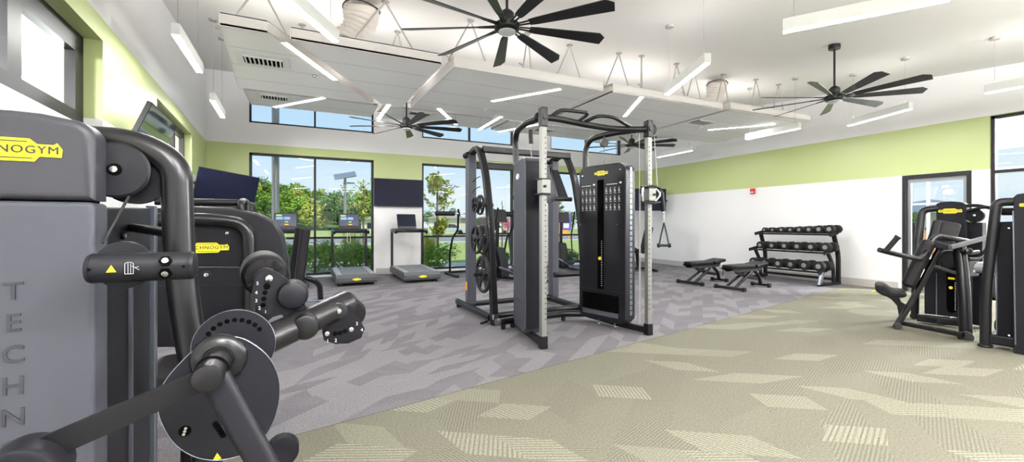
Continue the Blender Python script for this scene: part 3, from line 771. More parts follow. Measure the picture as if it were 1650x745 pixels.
# right tower, slotted face turned to the camera
h, A, B, D, n, w, t = tower((3.21, 4.60), (3.38, 3.91), (.97, .24), True)
F = lambda s, z, o=0.: A+D*s-n*o+Z3*z
def rbox(s0, s1, z0, z1, o, th=.004): return MB().obox((F(s0, z0, o)+F(s1, z1, o))/2, D, n, Z3, (s1-s0, th, z1-z0), .001, 1)
rbox(.03, w-.03, 1.84-.0, 1.846, .001).build('seam', 'shroud_dark', h) if False else None
rbox(.305, .395, .46, 1.80, .004, .008).build('stack_slot', 'hole_black', h)
sl = MB()
for k in range(22): sl.obox(F(.372, .50+k*.026, .009), D, n, Z3, (.012, .002, .007))
sl.build('weight_numbers', 'white_mark', h)
pin = MB().cyl(F(.352, .835, .006), F(.352, .835, .03), .02, 18, .004).build('selector_pin', 'yellow', h)
rbox(.005, w-.005, .438, .446, .001).build('seam', 'tube_dark', h)
rbox(.07, w-.09, .20, .40, .004, .008).build('storage_recess', 'hole_black', h)
rbox(.07, w-.10, .135, .19, .006, .01).build('tray_lip', 'silver_strip', h)
r = MB()
for row in range(3):
    for k in range(10):
        if k in (5,): continue
        s = .06+k*.062+(0 if k < 5 else .0); z = 1.66-row*.10
        if .29 < s < .41: continue
        r.obox(F(s, z, .003), D, n, Z3, (.005, .002, .042)).obox(F(s+.014, z-.005, .003), D, n, Z3, (.005, .002, .03)).obox(F(s+.008, z+.03, .003), D, n, Z3, (.008, .002, .010)).obox(F(s+.008, z-.034, .003), D, n, Z3, (.03, .002, .004))
for s0, s1 in ((.05, .2), (.44, .60)): r.obox((F(s0, 1.735, .003)+F(s1, 1.735, .003))/2, D, n, Z3, (s1-s0, .002, .006))
r.obox(F(.25, 1.745, .003), D, n, Z3, (.03, .002, .02)).obox(F(.645, 1.745, .003), D, n, Z3, (.03, .002, .02))
r.build('exercise_chart', 'white_mark', h)
badge(h, F(.36, 1.88, .003), D, Z3, .205)
for s, z in ((.06, 1.87), (w-.07, 1.9), (.03, 1.25), (w-.12, 1.25), (w-.12, .48)): MB().cyl(F(s, z), F(s, z, .004), .006, 12).build('screw', 'chrome', h)
e = MB(); q = n*(t*.5)
for k in range(28):
    z = .2+k*.063
    e.obox(B+D*.001+n*(t*.55)+Z3*z, n, D, Z3, (.045, .004, .05), .001, 1)
e.build('side_vent_strip', 'silver_strip', h)
for s in (.25, .5):
    MB().cyl(F(s, 0, -.09), F(s, .07, -.09), .012, 12).cyl(F(s, 0, -.09), F(s, .012, -.09), .026, 16, .004).build('levelling_foot', 'chrome', st)
# left tower, plain back turned to the camera
hl, A2, B2, D2, n2, w2, t2 = tower((2.14, 4.07), (2.28, 4.63), (.97, -.24), False)
hl.data.materials[0] = M['shroud_light']
G = lambda s, z, o=0.: A2+D2*s-n2*o+Z3*z
MB().obox((G(0, .40, 0)+G(w2, .40, 0))/2, D2, n2, Z3, (w2, .003, .006)).build('seam', 'tube_dark', hl)
MB().poly3([G(.34+.075*math.cos(a)*(1.1 if abs(math.cos(a)) > .7 else .9), 1.80+.035*math.sin(a), .001) for a in [2*PI*k/12 for k in range(12)]], -n2, .002).text('TG', .045, G(.34, 1.80, .0035), -D2, Z3).build('emblem', 'white_mark', hl)
MB().obox(A2-D2*.002+n2*.1+Z3*1.03, n2, D2, Z3, (.17, .004, 1.80), .001, 1).build('edge_panel', 'shroud_dark', hl)
# poles
P1, P2 = V((2.18, 3.75, 0)), V((3.52, 3.69, 0))
def pole(p, side):
    b = MB().obox(p+Z3*1.18, X3, Y3, Z3, (.062, .062, 2.14), .012).build('guide_pole', 'aluminium', st)
    k = MB()
    for i in range(36): k.cyl(p+V((.012*side, -.0315, .30+i*.052)), p+V((.012*side, -.0325, .30+i*.052)), .0065, 10)
    k.build('pin_hole', 'hole_black', b)
    MB().obox(p+Z3*.065, X3, Y3, Z3, (.076, .076, .13), .008).build('pole_foot', 'tube_dark', st)
    MB().obox(p+Z3*2.33, X3, Y3, Z3, (.074, .085, .20), .012).cyl(p+Z3*2.33+V((0, -.045, 0)), p+Z3*2.33+V((0, -.055, 0)), .03, 20).build('pole_cap', 'tube_dark', st)
pole(P1, 1); pole(P2, -1)
MB().cyl(P2+V((.05, -.02, 2.33)), P2+V((.05, .06, 2.33)), .065, 26, .01).build('top_pulley', 'shroud_dark', st)
MB().cyl(P1+V((-.0, .05, 2.35)), P1+V((-.0, .10, 2.35)), .05, 26, .01).build('top_pulley', 'shroud_dark', st)
# frame tubes
MB().tube([(3.30, 4.58, 1.95), (3.30, 4.58, 2.34), (3.40, 4.2, 2.37), P2+V((0, .03, 2.34))], .036, .17).build('frame_tube', 'tube', st)
MB().tube([(2.28, 4.55, 1.95), (2.26, 4.55, 2.33), (2.2, 4.2, 2.36), P1+V((0, .03, 2.34))], .036, .17).build('frame_tube', 'tube', st)
MB().tube([P1+V((.02, .02, 2.34)), (2.45, 3.84, 2.36), (2.85, 3.93, 2.36), (3.2, 3.90, 2.34), P2+V((-.02, .02, 2.33))], .034, .3, nf=8).build('crossbar', 'tube_dark', st)
MB().tube([(2.30, 3.79, 2.36), (2.38, 3.74, 2.43), (2.78, 3.78, 2.45), (2.70, 3.90, 2.37)], .019, .07).build('pull_up_handle', 'tube_dark', st)
MB().tube([(2.78, 3.92, 2.37), (2.90, 3.80, 2.44), (3.10, 3.78, 2.44), (3.36, 3.80, 2.36)], .019, .07).build('pull_up_handle', 'tube_dark', st)
MB().rtube([P1+V((0, .02, .05)), (2.24, 4.08, .05), (2.3, 4.6, .07)], .06, .07, .1).build('base_tube', 'tube_dark', st)
MB().rtube([P2+V((0, .02, .05)), (3.47, 3.95, .05), (3.36, 4.6, .07)], .06, .07, .1).build('base_tube', 'tube_dark', st)
MB().tube([(2.1, 4.65, .09), (2.5, 4.72, .09), (3.1, 4.72, .09), (3.3, 4.6, .09)], .042, .1).build('base_tube', 'tube_dark', st)
MB().cyl((2.06, 4.645, .09), (2.11, 4.652, .09), .043, 20, .006).build('end_cap', 'tread_side', st)
for x, y in ((2.16, 4.66), (2.3, 4.69), (3.05, 4.72)): MB().cyl((x, y, 0), (x, y, .06), .028, 16, .006).build('levelling_foot', 'rubber', st)
# carriages
def carriage(p, z, side):
    c = MB().obox(p+Z3*z+V((0, -.02, 0)), X3, Y3, Z3, (.10, .10, .14), .008).build('carriage', 'aluminium', st)
    MB().obox(p+Z3*(z+.075), X3, Y3, Z3, (.125, .12, .014), .004).build('carriage_plate', 'tube_dark', c)
    MB().obox(p+Z3*(z-.075), X3, Y3, Z3, (.125, .12, .014), .004).build('carriage_plate', 'tube_dark', c)
    MB().cyl(p+V((-.02*side, -.07, z)), p+V((-.02*side, -.09, z)), .014, 18, .003).build('lock_knob', 'tube_dark', c)
    return c
c1 = carriage(P1, 1.63, 1)
MB().poly3([P1+V((.05, .04, 1.80)), P1+V((.10, .05, 1.83)), P1+V((.20, .10, 1.62)), P1+V((.22, .12, 1.50)), P1+V((.12, .06, 1.46)), P1+V((.05, .04, 1.50))], (-.3, 1, 0), .02).build('swivel_bracket', 'shroud_dark', c1)
c2 = carriage(P2, 1.585, -1)
for q in (-.10, .085):
    MB().tube([P2+V((q-.03, -.05, 1.66)), P2+V((q-.045*(1 if q < 0 else -1), -.06, 1.59)), P2+V((q-.03, -.05, 1.51))], .013, .04).build('release_handle', 'chrome', c2)
MB().tube([P2+V((-.15, -.05, 1.665)), P2+V((0, -.075, 1.685)), P2+V((.13, -.05, 1.665))], .012, .05).tube([P2+V((-.15, -.05, 1.505)), P2+V((0, -.075, 1.485)), P2+V((.13, -.05, 1.505))], .012, .05).build('carriage_bumper', 'tube_dark', c2)
MB().tube([P2+V((.10, 0, 1.66)), P2+V((.17, -.02, 1.62)), P2+V((.20, -.03, 1.40))], [.02, .03, .03, .035, .03, .025], .05, nf=3).build('swivel_pulley', 'shroud_dark', c2)
MB().tube([P2+V((.105, .02, 2.33)), P2+V((.13, -.01, 1.64))], .004, n=8).build('cable', 'rod', st)
MB().tube([P2+V((-.07, .05, .12)), P2+V((-.07, .05, 1.6))], .004, n=8).tube([P2+V((-.085, .05, .12)), P2+V((-.085, .05, 2.28))], .004, n=8).build('cable', 'rod', st)
MB().tube([V((3.30, 4.2, 1.98)), V((3.30, 4.2, 2.33))], .004, n=6).cyl((3.29, 4.17, 2.24), (3.31, 4.23, 2.24), .05, 20, .01).build('cable', 'tread_side', st)
MB().tube([V((2.3, 4.2, 1.98)), V((2.25, 4.2, 2.33))], .004, n=6).build('cable', 'rod', st)
MB().rtube([P1+V((.02, .3, 2.27)), P1+V((.04, .32, 2.12))], .04, .05).build('cable_guide', 'tube_dark', st)
# hanging handle
g = thing('triangle_pull', 'black triangular strap handle hanging from the right silver pole', 'handle', P2+V((.21, -.03, 1.2)))
hp = P2+V((.21, -.03, 0)); Rr = V((C_, -S_, 0))
ch = MB()
for k in range(6):
    z = 1.395-.022*k; d_ = Rr if k % 2 else V((S_, C_, 0))
    ch.tube([hp+Z3*z+(d_*math.cos(a)*.008+Z3*math.sin(a)*.015) for a in [2*PI*i/10 for i in range(10)]], .003, n=6, closed=True)
ch.build('chain', 'chrome', g)
MB().rtube([hp+Z3*1.27, hp-Rr*.035+Z3*1.12, hp-Rr*.055+Z3*1.02], .022, .006, up=(0, 1, 0)).rtube([hp+Z3*1.27, hp+Rr*.035+Z3*1.12, hp+Rr*.055+Z3*1.02], .022, .006, up=(0, 1, 0)).build('strap', 'rubber', g)
MB().cyl(hp-Rr*.065+Z3*1.01, hp+Rr*.065+Z3*1.01, .015, 18, .004).cyl(hp-Rr*.075+Z3*1.01, hp-Rr*.05+Z3*1.01, .026, 18, .005).cyl(hp+Rr*.05+Z3*1.01, hp+Rr*.075+Z3*1.01, .026, 18, .005).build('grip', 'rubber', g)

# ================================================================ SMITH RACK behind the cable station
rk = thing('smith_machine', 'dark grey plate loaded lifting rack behind the left cable tower', 'gym machine', (2.85, 5.4, 0))
for sx, X0 in ((-1, 2.2), (1, 3.60)):
    b = MB().rtube([(X0, 5.86, .10), (X0, 5.86, 2.27)], .13, .13, bev=.15).build('upright', 'shroud_light', rk)
    MB().cyl((X0-.06, 5.80, 2.25), (X0-.06, 5.93, 2.25), .045, 20, .01).build('pulley', 'shroud_dark', rk)
    MB().rtube([(X0-.05, 4.90, .03), (X0-.035, 5.06, 1.3), (X0-.03, 5.24, 1.98), (X0-.02, 5.5, 2.34), (X0, 5.86, 2.27)], .075, .095, [0, .2, .3, .22, 0], up=(1, 0, 0), nf=8).build('arched_tube', 'tube', rk)
    MB().tube([(X0-.06, 6.25, .075), (X0-.06, 4.98, .075)], .048).build('base_tube', 'tube', rk)
    MB().rtube([(X0-.05, 4.9, 0), (X0-.05, 4.905, .07)], .095, .08, up=(1, 0, 0)).build('foot_cap', 'rubber', rk)
    MB().rtube([(X0-.05, 4.905, .07), (X0-.05, 4.91, .13)], .096, .081, up=(1, 0, 0)).build('foot_collar', 'chrome', rk)
    for y in (6.2,): MB().cyl((X0-.06, y, 0), (X0-.06, y, .05), .04, 16, .008).build('foot', 'rubber', rk)
MB().tube([(2.15, 5.02, .085), (3.55, 5.02, .085)], .045).build('crossbar', 'tube_dark', rk)
MB().tube([(2.2, 5.86, .10), (3.6, 5.86, .10)], .04).build('crossbar', 'tube_dark', rk)
MB().rtube([(2.2, 5.40, 2.27), (3.6, 5.40, 2.27)], .07, .09).build('crossbar', 'tube_dark', rk)
MB().rtube([(2.25, 5.86, 2.12), (3.55, 5.86, 2.12)], .05, .10).build('crossbar', 'tube_dark', rk)
MB().tube([(3.1, 5.02, .56), (3.6, 5.02, .56)], .038).build('safety_arm', 'tube_dark', rk)
MB().tube([(2.6, 5.3, 1.62), (3.56, 5.3, 1.62)], .032).build('bar', 'tube_dark', rk)
MB().poly3([(3.50, 5.72, 2.1), (3.60, 5.72, 2.1), (3.66, 5.5, 1.62), (3.5, 5.5, 1.62)], (0, 1, 0), .03).build('gusset', 'shroud_dark', rk)
MB().box((2.14, 5.86, .36), (.03, .06, .12), bev=.006).build('orange_latch', 'orange', rk)
MB().rtube([(2.1, 5.0, .03), (1.98, 4.92, .03)], .02, .025).build('toe_catch', 'tube_dark', rk)
hk = MB()
for z in (1.72, 1.86): hk.tube([(2.2, 5.78, z), (2.2, 5.65, z+.04), (2.2, 5.50, z+.05)], .006, .05)
hk.build('bar_hook', 'tube_dark', rk)
pegs = [(5.03, .62, .235, 1, 'single large black spoked weight plate, lowest on the lifting rack'),
        (5.06, 1.06, .19, 2, None), (5.10, 1.50, .115, 2, None)]
for y, z, R, nn, l in pegs:
    MB().cyl((2.22, y, z), (1.93, y, z), .024, 18, .004).build('plate_peg', 'tube_dark', rk)
def wplate(label, x, y, z, R):
    m = plate_disc(MB(), (x, y, z), X3, R, .035 if R > .15 else .028); return tag(m.build('weight_plate', 'plate_metal'), label, 'weight plate', 'weight plates on the lifting rack')
wplate('single large black spoked weight plate, lowest on the lifting rack', 2.05, 5.03, .62, .235)
wplate('mid sized black plate, outer one of the middle pair on the lifting rack', 1.975, 5.06, 1.06, .185)
wplate('mid sized black plate, inner one of the middle pair on the lifting rack', 2.06, 5.06, 1.06, .195)
wplate('small black plate, outer one of the top pair on the lifting rack', 1.975, 5.10, 1.50, .105)
wplate('small black plate, inner one of the top pair on the lifting rack', 2.04, 5.10, 1.50, .13)
for z in (1.06, 1.5): pass
# ================================================================ TREADMILLS
def treadmill(label, x, y, has_art=True):
    """deck runs towards -Y, console at +Y; origin on the floor under the console"""
    t = thing('treadmill', label, 'treadmill', (x, y, 0), 0, 'treadmills facing the windows')
    w = .80; yf, yr = .02, -1.62
    W_ = lambda a, b, c: V((x+a, y+b, c))
    MB().prism([(yr+.02, .06), (yr, .10), (yr, .17), (yr+.06, .225), (yf-.1, .245), (yf, .22), (yf+.02, .08)], W_(-w/2, 0, 0), Y3, Z3, w, .012).build('deck', 'tread_side', t)
    MB().box(W_(0, (yr+yf)/2-.02, .236), (.50, abs(yr)-.22, .012), Matrix.Rotation(.013, 3, 'X'), .003).build('running_belt', 'treadbelt', t)
    for s in (-1, 1): MB().box(W_(s*.325, (yr+yf)/2-.02, .240), (.11, abs(yr)-.16, .012), Matrix.Rotation(.013, 3, 'X'), .004).build('side_rail', 'tread_rail', t)
    MB().box(W_(0, yr-.004, .135), (w-.06, .012, .07), bev=.006).build('rear_cover', 'tread_side', t)
    badge(t, W_(0, yr-.011, .135), X3, Z3, .17, False)
    for s in (-1, 1): MB().box(W_(s*.3, yr+.16, .03), (.10, .14, .06), bev=.01).build('foot', 'rubber', t)
    for s in (-1, 1): MB().box(W_(s*.3, yf-.2, .03), (.10, .14, .06), bev=.01).build('foot', 'rubber', t)
    for s in (-1, 1):
        MB().rtube([W_(s*.37, -.10, .22), W_(s*.37, -.10, 1.08)], .055, .075).build('upright', 'tube', t)
        MB().rtube([W_(s*.37, -.08, 1.09), W_(s*.385, -.30, 1.10), W_(s*.36, -.58, 1.07)], .06, .07, .1).build('handrail', 'tube_dark', t)
    MB().box(W_(0, -.11, 1.10), (.80, .16, .10), bev=.03).build('console_base', 'tube_dark', t)
    c = MB().obox(W_(0, -.03, 1.32), X3, V((0, .93, -.36)), V((0, .36, .93)), (.46, .035, .40), .012).build('console', 'screen_frame', t)
    n = V((0, -.93, .36))
    MB().obox(W_(0, -.03, 1.345)+n*.019, X3, n, V((0, .36, .93)), (.43, .003, .30)).build('screen', 'ledscreen' if has_art else 'screen', c)
    if has_art:
        for dx, dz, sx, sz, mm in ((-.13, .11, .11, .035, 'led_green'), (-.12, .04, .14, .06, 'led_blue'), (.03, .04, .12, .06, 'led_blue'), (.02, -.045, .06, .02, 'led_green'), (.02, -.11, .08, .022, 'led_orange')):
            MB().obox(W_(dx, -.03, 1.345)+n*.022+V((0, .36, .93))*dz, X3, n, V((0, .36, .93)), (sx, .002, sz)).build('display_tile', mm, c)
    MB().tube([W_(-.05, -.19, 1.06), W_(-.06, -.20, .86), W_(-.02, -.20, .80), W_(0.02, -.20, .86), W_(0, -.19, 1.06)], .004, .04, n=6).build('safety_cord', 'white_plastic', t)
    return t
treadmill('treadmill behind the grey machine shroud, leftmost of the three', -.33, 10.85)
treadmill('treadmill with lit display in front of the tall window', 1.0, 10.85)
treadmill('treadmill below the wall television, its screen reflecting a light', 2.33, 10.75, False)

# ================================================================ EXERCISE BIKE / ELLIPTICALS beyond the rack
def bike(label, x, y, rz):
    t = thing('exercise_bike', label, 'exercise bike', (x, y, 0), rz)
    L = lambda m, nm, mm, p=t: m.build(nm, mm, p, world=False)
    L(MB().prism([(-.22, .08), (.20, .08), (.30, .30), (.27, .62), (.10, .80), (-.08, .76), (-.22, .50), (-.28, .25)], (0, -.09, 0), X3, Z3, -.18, .035), 'flywheel_shroud', 'shroud')
    L(MB().box((-.3, 0, .05), (.09, .60, .06), bev=.02), 'rear_foot', 'rubber'); L(MB().box((.42, 0, .05), (.09, .60, .06), bev=.02), 'front_foot', 'rubber')
    L(MB().rtube([(-.45, 0, .07), (.42, 0, .07)], .08, .06), 'base_beam', 'tube_dark')
    L(MB().rtube([(-.18, 0, .4), (-.30, 0, .95)], .06, .05), 'seat_post', 'tube')
    L(MB().box((-.31, 0, .98), (.28, .2, .08), bev=.035), 'seat', 'pad')
    L(MB().rtube([(.16, 0, .6), (.24, 0, 1.15)], .06, .07), 'console_mast', 'tube')
    L(MB().tube([(.1, -.24, 1.22), (.24, -.2, 1.12), (.26, 0, 1.12), (.24, .2, 1.12), (.1, .24, 1.22)], .018, .06), 'handlebar', 'rubber')
    L(MB().obox((.30, 0, 1.28), (.3, 0, 1), (0, 1, 0), (-1, 0, .3), (.28, .42, .03), .01), 'console', 'screen_frame')
    for s in (-1, 1): L(MB().bar((.05, s*.12, .38), (.05+s*.15, s*.14, .30), .02, .03).box((.05+s*.16, s*.19, .29), (.10, .10, .03), bev=.01), 'pedal', 'rubber')
    L(MB().cyl((.0, -.105, .45), (.0, -.095, .45), .05, 18), 'hub_cap', 'tread_side')
    L(MB().box((.06, -.108, .62), (.12, .004, .035)), 'maker_badge', 'yellow')
    return t
bike('dark exercise bike with yellow badge seen behind the lifting rack', 3.75, 9.0, 1.1)
def elliptical(label, x, y, rz):
    t = thing('elliptical_trainer', label, 'elliptical trainer', (x, y, 0), rz)
    L = lambda m, nm, mm, p=t: m.build(nm, mm, p, world=False)
    L(MB().prism([(.25, .06), (.75, .06), (.80, .45), (.65, .75), (.42, .72), (.28, .40)], (0, -.12, 0), X3, Z3, -.24, .04), 'drive_shroud', 'shroud')
    L(MB().rtube([(-.75, 0, .06), (.7, 0, .06)], .1, .06), 'base_beam', 'tube_dark')
    L(MB().box((-.72, 0, .04), (.10, .55, .06), bev=.02), 'rear_foot', 'rubber'); L(MB().box((.75, 0, .04), (.10, .62, .06), bev=.02), 'front_foot', 'rubber')
    for s in (-1, 1):
        L(MB().rtube([(-.6, s*.2, .16), (.25, s*.2, .30)], .05, .05), 'pedal_arm', 'silver_strip')
        L(MB().box((-.35, s*.2, .25), (.38, .15, .04), Matrix.Rotation(-.17, 3, 'Y'), .015), 'foot_pedal', 'rubber')
        L(MB().tube([(.3, s*.24, .3), (.42, s*.26, .95), (.30, s*.27, 1.3), (.22, s*.27, 1.62)], .02, .12), 'moving_arm', 'tube_dark')
    L(MB().rtube([(.55, 0, .7), (.52, 0, 1.35)], .07, .07), 'mast', 'tube')
    L(MB().obox((.48, 0, 1.45), (.3, 0, 1), (0, 1, 0), (-1, 0, .3), (.3, .44, .04), .01), 'console', 'screen_frame')
    return t
elliptical('elliptical trainer with silver pedal arms between the rack and left cable tower', 4.2, 8.5, 1.9)
elliptical('elliptical trainer seen in the gap left of the right cable tower', 6.6, 9.9, 1.45)
def recumbent(label, x, y, rz):
    t = thing('recumbent_bike', label, 'exercise bike', (x, y, 0), rz)
    L = lambda m, nm, mm, p=t: m.build(nm, mm, p, world=False)
    L(MB().rtube([(-.7, 0, .08), (.75, 0, .08)], .12, .07), 'base_beam', 'tube_dark')
    L(MB().box((-.7, 0, .04), (.09, .62, .06), bev=.02), 'rear_foot', 'rubber'); L(MB().box((.75, 0, .04), (.09, .62, .06), bev=.02), 'front_foot', 'rubber')
    L(MB().rtube([(-.35, 0, .1), (-.30, 0, .48)], .09, .1), 'seat_post', 'tube_dark')
    L(MB().box((-.28, 0, .54), (.42, .42, .09), bev=.035), 'seat', 'pad')
    L(MB().obox((-.57, 0, .88), (1, 0, .25), (0, 1, 0), (-.25, 0, 1), (.07, .40, .62), .03), 'backrest', 'pad')
    for s in (-1, 1): L(MB().tube([(-.5, s*.15, .52), (-.3, s*.32, .5), (-.05, s*.32, .66)], .018, .06), 'side_handle', 'rubber')
    L(MB().prism([(.15, .10), (.75, .10), (.78, .40), (.62, .62), (.34, .62), (.16, .35)], (0, -.12, 0), X3, Z3, -.24, .04), 'drive_shroud', 'shroud')
    L(MB().rtube([(.55, 0, .6), (.40, 0, 1.2)], .06, .06), 'mast', 'tube')
    L(MB().obox((.36, 0, 1.3), (.3, 0, 1), (0, 1, 0), (-1, 0, .3), (.28, .42, .04), .01), 'console', 'screen_frame')
    L(MB().box((-.28, -.215, .53), (.14, .006, .04)), 'maker_badge', 'yellow')
    return t
recumbent('recumbent bike with tall backrest behind the right silver pole', 7.78, 8.95, 2.85)

# ---- half rack with long barbell near the middle window
hr = thing('squat_rack', 'thin black squat rack in front of the middle window', 'gym machine', (3.9, 9.9, 0))
for x in (3.30, 4.78):
    MB().tube([(x-.08, 10.35, .03), (x-.02, 10.2, .05), (x-.04, 10.15, .55), (x+.02, 10.1, .95), (x+.10, 9.95, 1.1), (x+.08, 9.85, 1.62)], .026, .1).build('upright', 'tube_dark', hr)
    MB().tube([(x-.05, 10.5, .04), (x-.05, 9.5, .04)], .03).build('foot_tube', 'tube_dark', hr)
    MB().tube([(x+.08, 9.86, 1.46), (x+.08, 9.76, 1.45), (x+.08, 9.76, 1.55)], .014, .03).build('bar_hook', 'tube_dark', hr)
MB().tube([(3.25, 10.3, .06), (4.75, 10.3, .06)], .026).build('crossbar', 'tube_dark', hr)
MB().tube([(3.4, 10.0, 1.02), (4.85, 10.0, 1.02)], .018).build('crossbar', 'tube_dark', hr)
bb_ = thing('barbell', 'long barbell resting across the squat rack before the middle window', 'barbell', (3.9, 9.8, 1.5))
MB().cyl((3.25, 9.79, 1.51), (4.55, 9.79, 1.51), .014, 16).build('shaft', 'chrome', bb_)
MB().cyl((2.80, 9.79, 1.51), (3.26, 9.79, 1.51), .055, 22, .006).build('sleeve', 'rubber', bb_)
MB().cyl((4.40, 9.79, 1.51), (5.05, 9.79, 1.51), .065, 22, .006).build('sleeve', 'rubber', bb_)

# ================================================================ DUMBBELL RACK
dr = thing('dumbbell_rack', 'black three tier dumbbell rack against the right wall', 'rack', (9.8, 5.75, 0))
YA, YZ = 5.05, 6.62
tiers = [(9.83, 1.055), (9.62, .685), (9.44, .30)]
for x, z in tiers:
    sh = MB(); sl_ = math.tan(.16)
    for q in (-.11, .11): sh.rtube([(x+q, YA-.03, z+q*sl_), (x+q, YZ+.03, z+q*sl_)], .045, .035, bev=.2)
    sh.build('shelf_rail', 'rubber', dr)
    for y in (YA-.02, YZ+.02): MB().obox((x, y, z), (1, 0, sl_), Y3, (-sl_, 0, 1), (.32, .015, .07), .004).build('shelf_end', 'rubber', dr)
for y in (YA, YZ):
    MB().rtube([(10.03, y, .02), (10.03, y, .62), (9.86, y, 1.04)], .06, .08, .15).build('upright', 'rubber', dr)
    MB().rtube([(9.86, y+.0, .03), (9.84, y, .40), (9.66, y, .66)], .05, .07, .15).build('upright', 'rubber', dr)
    MB().rtube([(9.36, y, .02), (9.45, y, .28)], .06, .09).build('front_leg', 'silver_strip' if y == YA else 'rubber', dr)
    MB().rtube([(9.33, y, .03), (10.08, y, .03)], .06, .05).build('base_tube', 'rubber', dr)
MB().rtube([(10.03, YA, .10), (10.03, YZ, .10)], .05, .05).build('crossbar', 'rubber', dr)
rows = [('top', 0, [1232.2, 1245.4, 1259.6, 1274.1, 1288.6, 1304.3, 1320.4, 1337.3], [.056, .058, .064, .066, .072, .077, .084, .089]),
        ('middle', 1, [1225.6, 1244.6, 1264.8, 1285.4, 1307.5, 1330.9], [.083, .085, .089, .09, .092, .096]),
        ('bottom', 2, [1214.8, 1229, 1254.8, 1275.3, 1297, 1320.4], [.092, .094, .096, .098, .1, .102])]
ordn = ['first', 'second', 'third', 'fourth', 'fifth', 'sixth', 'seventh', 'eighth']
proto = None
for nm, ti, us, rs in rows:
    x, z = tiers[ti]
    for k, (u, r) in enumerate(zip(us, rs)):
        y = P(u, 380, X=x-.13).y
        if nm == 'bottom' and k == 1: y = P(1233, 380, X=x-.13).y
        zc = z+r*.86+.022
        lab = 'black rubber dumbbell, %s from the left on the %s tier of the rack' % (ordn[k], nm)
        if proto is None:
            t = proto = thing('dumbbell', lab, 'dumbbell', (x, y, zc), 0, 'dumbbells on the rack'); proto_r = r
            o_ = V((x, y, zc))
            MB().cyl(o_-X3*.07, o_+X3*.07, .016, 16).build('handle', 'chrome', t)
            for s in (-1, 1):
                hd = MB().cyl(o_+X3*(s*.06), o_+X3*(s*.155), r, 30, r*.14).build('head', 'rubber', t)
                MB().cyl(o_+X3*(s*.154), o_+X3*(s*.158), r*.48, 24, .001).build('end_cap', 'aluminium' if s < 0 else 'tread_side', hd)
        else:
            t = copy_tree(proto, None, lab, (x, y, zc)); f = r/proto_r; t.scale = (1.0, f, f)
            t.scale = (.85+.15*f, f, f)

# ================================================================ BENCHES
def bench(label, x, y, rz):
    t = thing('weight_bench', label, 'bench', (x, y, 0), rz, 'flat weight benches')
    L = lambda m, nm, mm, p=t, **k: m.build(nm, mm, p, world=False, **k)
    L(MB().prism([(-.52, -.09), (-.46, -.15), (.12, -.15), (.16, -.12), (.16, .12), (.12, .15), (-.46, .15), (-.52, .09)], (0, 0, .41), X3, Y3, .06, .016), 'back_pad', 'pad')
    L(MB().obox((.36, 0, .455), (1, 0, .12), Y3, (-.12, 0, 1), (.36, .32, .065), .022), 'seat_pad', 'pad')
    L(MB().prism([(-.5, .40), (-.36, .33), (.40, .33), (.46, .40), (.46, .42), (-.5, .42)], (0, -.085, 0), X3, Z3, -.0301, .005).prism([(-.5, .40), (-.36, .33), (.40, .33), (.46, .40), (.46, .42), (-.5, .42)], (0, .115, 0), X3, Z3, -.03, .005), 'pad_bracket', 'rubber')
    for s in (-1, 1): L(MB().rtube([(-.42, s*.10, .05), (.12, s*.07, .32)], .04, .05), 'strut', 'tube')
    L(MB().rtube([(-.25, 0, .33), (.05, 0, .22), (.38, 0, .17)], .05, .06, .1), 'spine', 'tube_dark')
    L(MB().rtube([(.30, 0, .33), (.47, 0, .22), (.52, 0, .04)], .06, .05, .12), 'rear_leg', 'tube_dark')
    L(MB().rtube([(-.45, -.30, .04), (-.45, .30, .04)], .055, .055, bev=.45), 'front_foot', 'tube')
    L(MB().rtube([(.53, -.17, .04), (.53, .17, .04)], .05, .05, bev=.45), 'rear_foot', 'tube')
    for p_ in ((-.45, -.29), (-.45, .29), (.53, -.17), (.53, .17)): L(MB().box((p_[0], p_[1], .04), (.08, .06, .08), bev=.015), 'end_cap', 'rubber')
    L(MB().tube([(.44, -.05, .30), (.60, -.05, .26), (.58, -.05, .14)], .008, .05, n=8), 'adjuster_handle', 'rubber')
    return t
b1 = bench('black flat bench set further from the camera, left of its twin', 7.72, 6.45, math.radians(4))
copy_tree(b1, None, 'black flat bench in front of the dumbbell rack, nearer the camera', (7.80, 5.57, 0), math.radians(2))
# ================================================================ FOREGROUND LEG MACHINE
lm = thing('leg_curl_machine', 'huge dark leg curl machine filling the left foreground', 'gym machine', (-.62, 1.7, 0))
YF = 1.50
xl, xr_ = -.815, -.493
top = []
for k in range(9): a = PI/2*k/8; top.append((xr_-.05+.05*math.cos(a), 1.525-.05+.05*math.sin(a)))
arch = [(-.60, 1.535), (-.655, 1.537), (-.71, 1.535)]
for k in range(9): a = PI/2+PI/2*k/8; arch.append((xl+.05+.05*math.cos(a), 1.525-.05+.05*math.sin(a)))
hd = MB().prism([(xl, 1.312), (xr_, 1.312)]+top+arch, (0, YF, 0), X3, Z3, -.0, .0) if False else None
def face(z0, z1, rnd):
    po = [(xl, z0), (xr_, z0)]+((top+arch) if rnd else [(xr_, z1), (xl, z1)])
    return MB().prism([(p[0], p[1]) for p in po], (0, YF+.10, 0), X3, Z3, .10, .022 if rnd else .014, 4)
up = face(1.313, 1.53, True).build('upper_cover', 'shroud_mid', lm)
lc = face(.06, 1.309, False).build('lower_cover', 'shroud_light', lm)  # same plastic as the upper cover; reflected light put into the paler colour
MB().box(((xl+xr_)/2, YF+.055, .80), (xr_-xl-.03, .06, 1.40)).build('inner_core', 'hole_black', lm)  # added black box that stops light showing through the cover gap
badge(up, (-.655, YF-.001, 1.437), X3, Z3, .205)
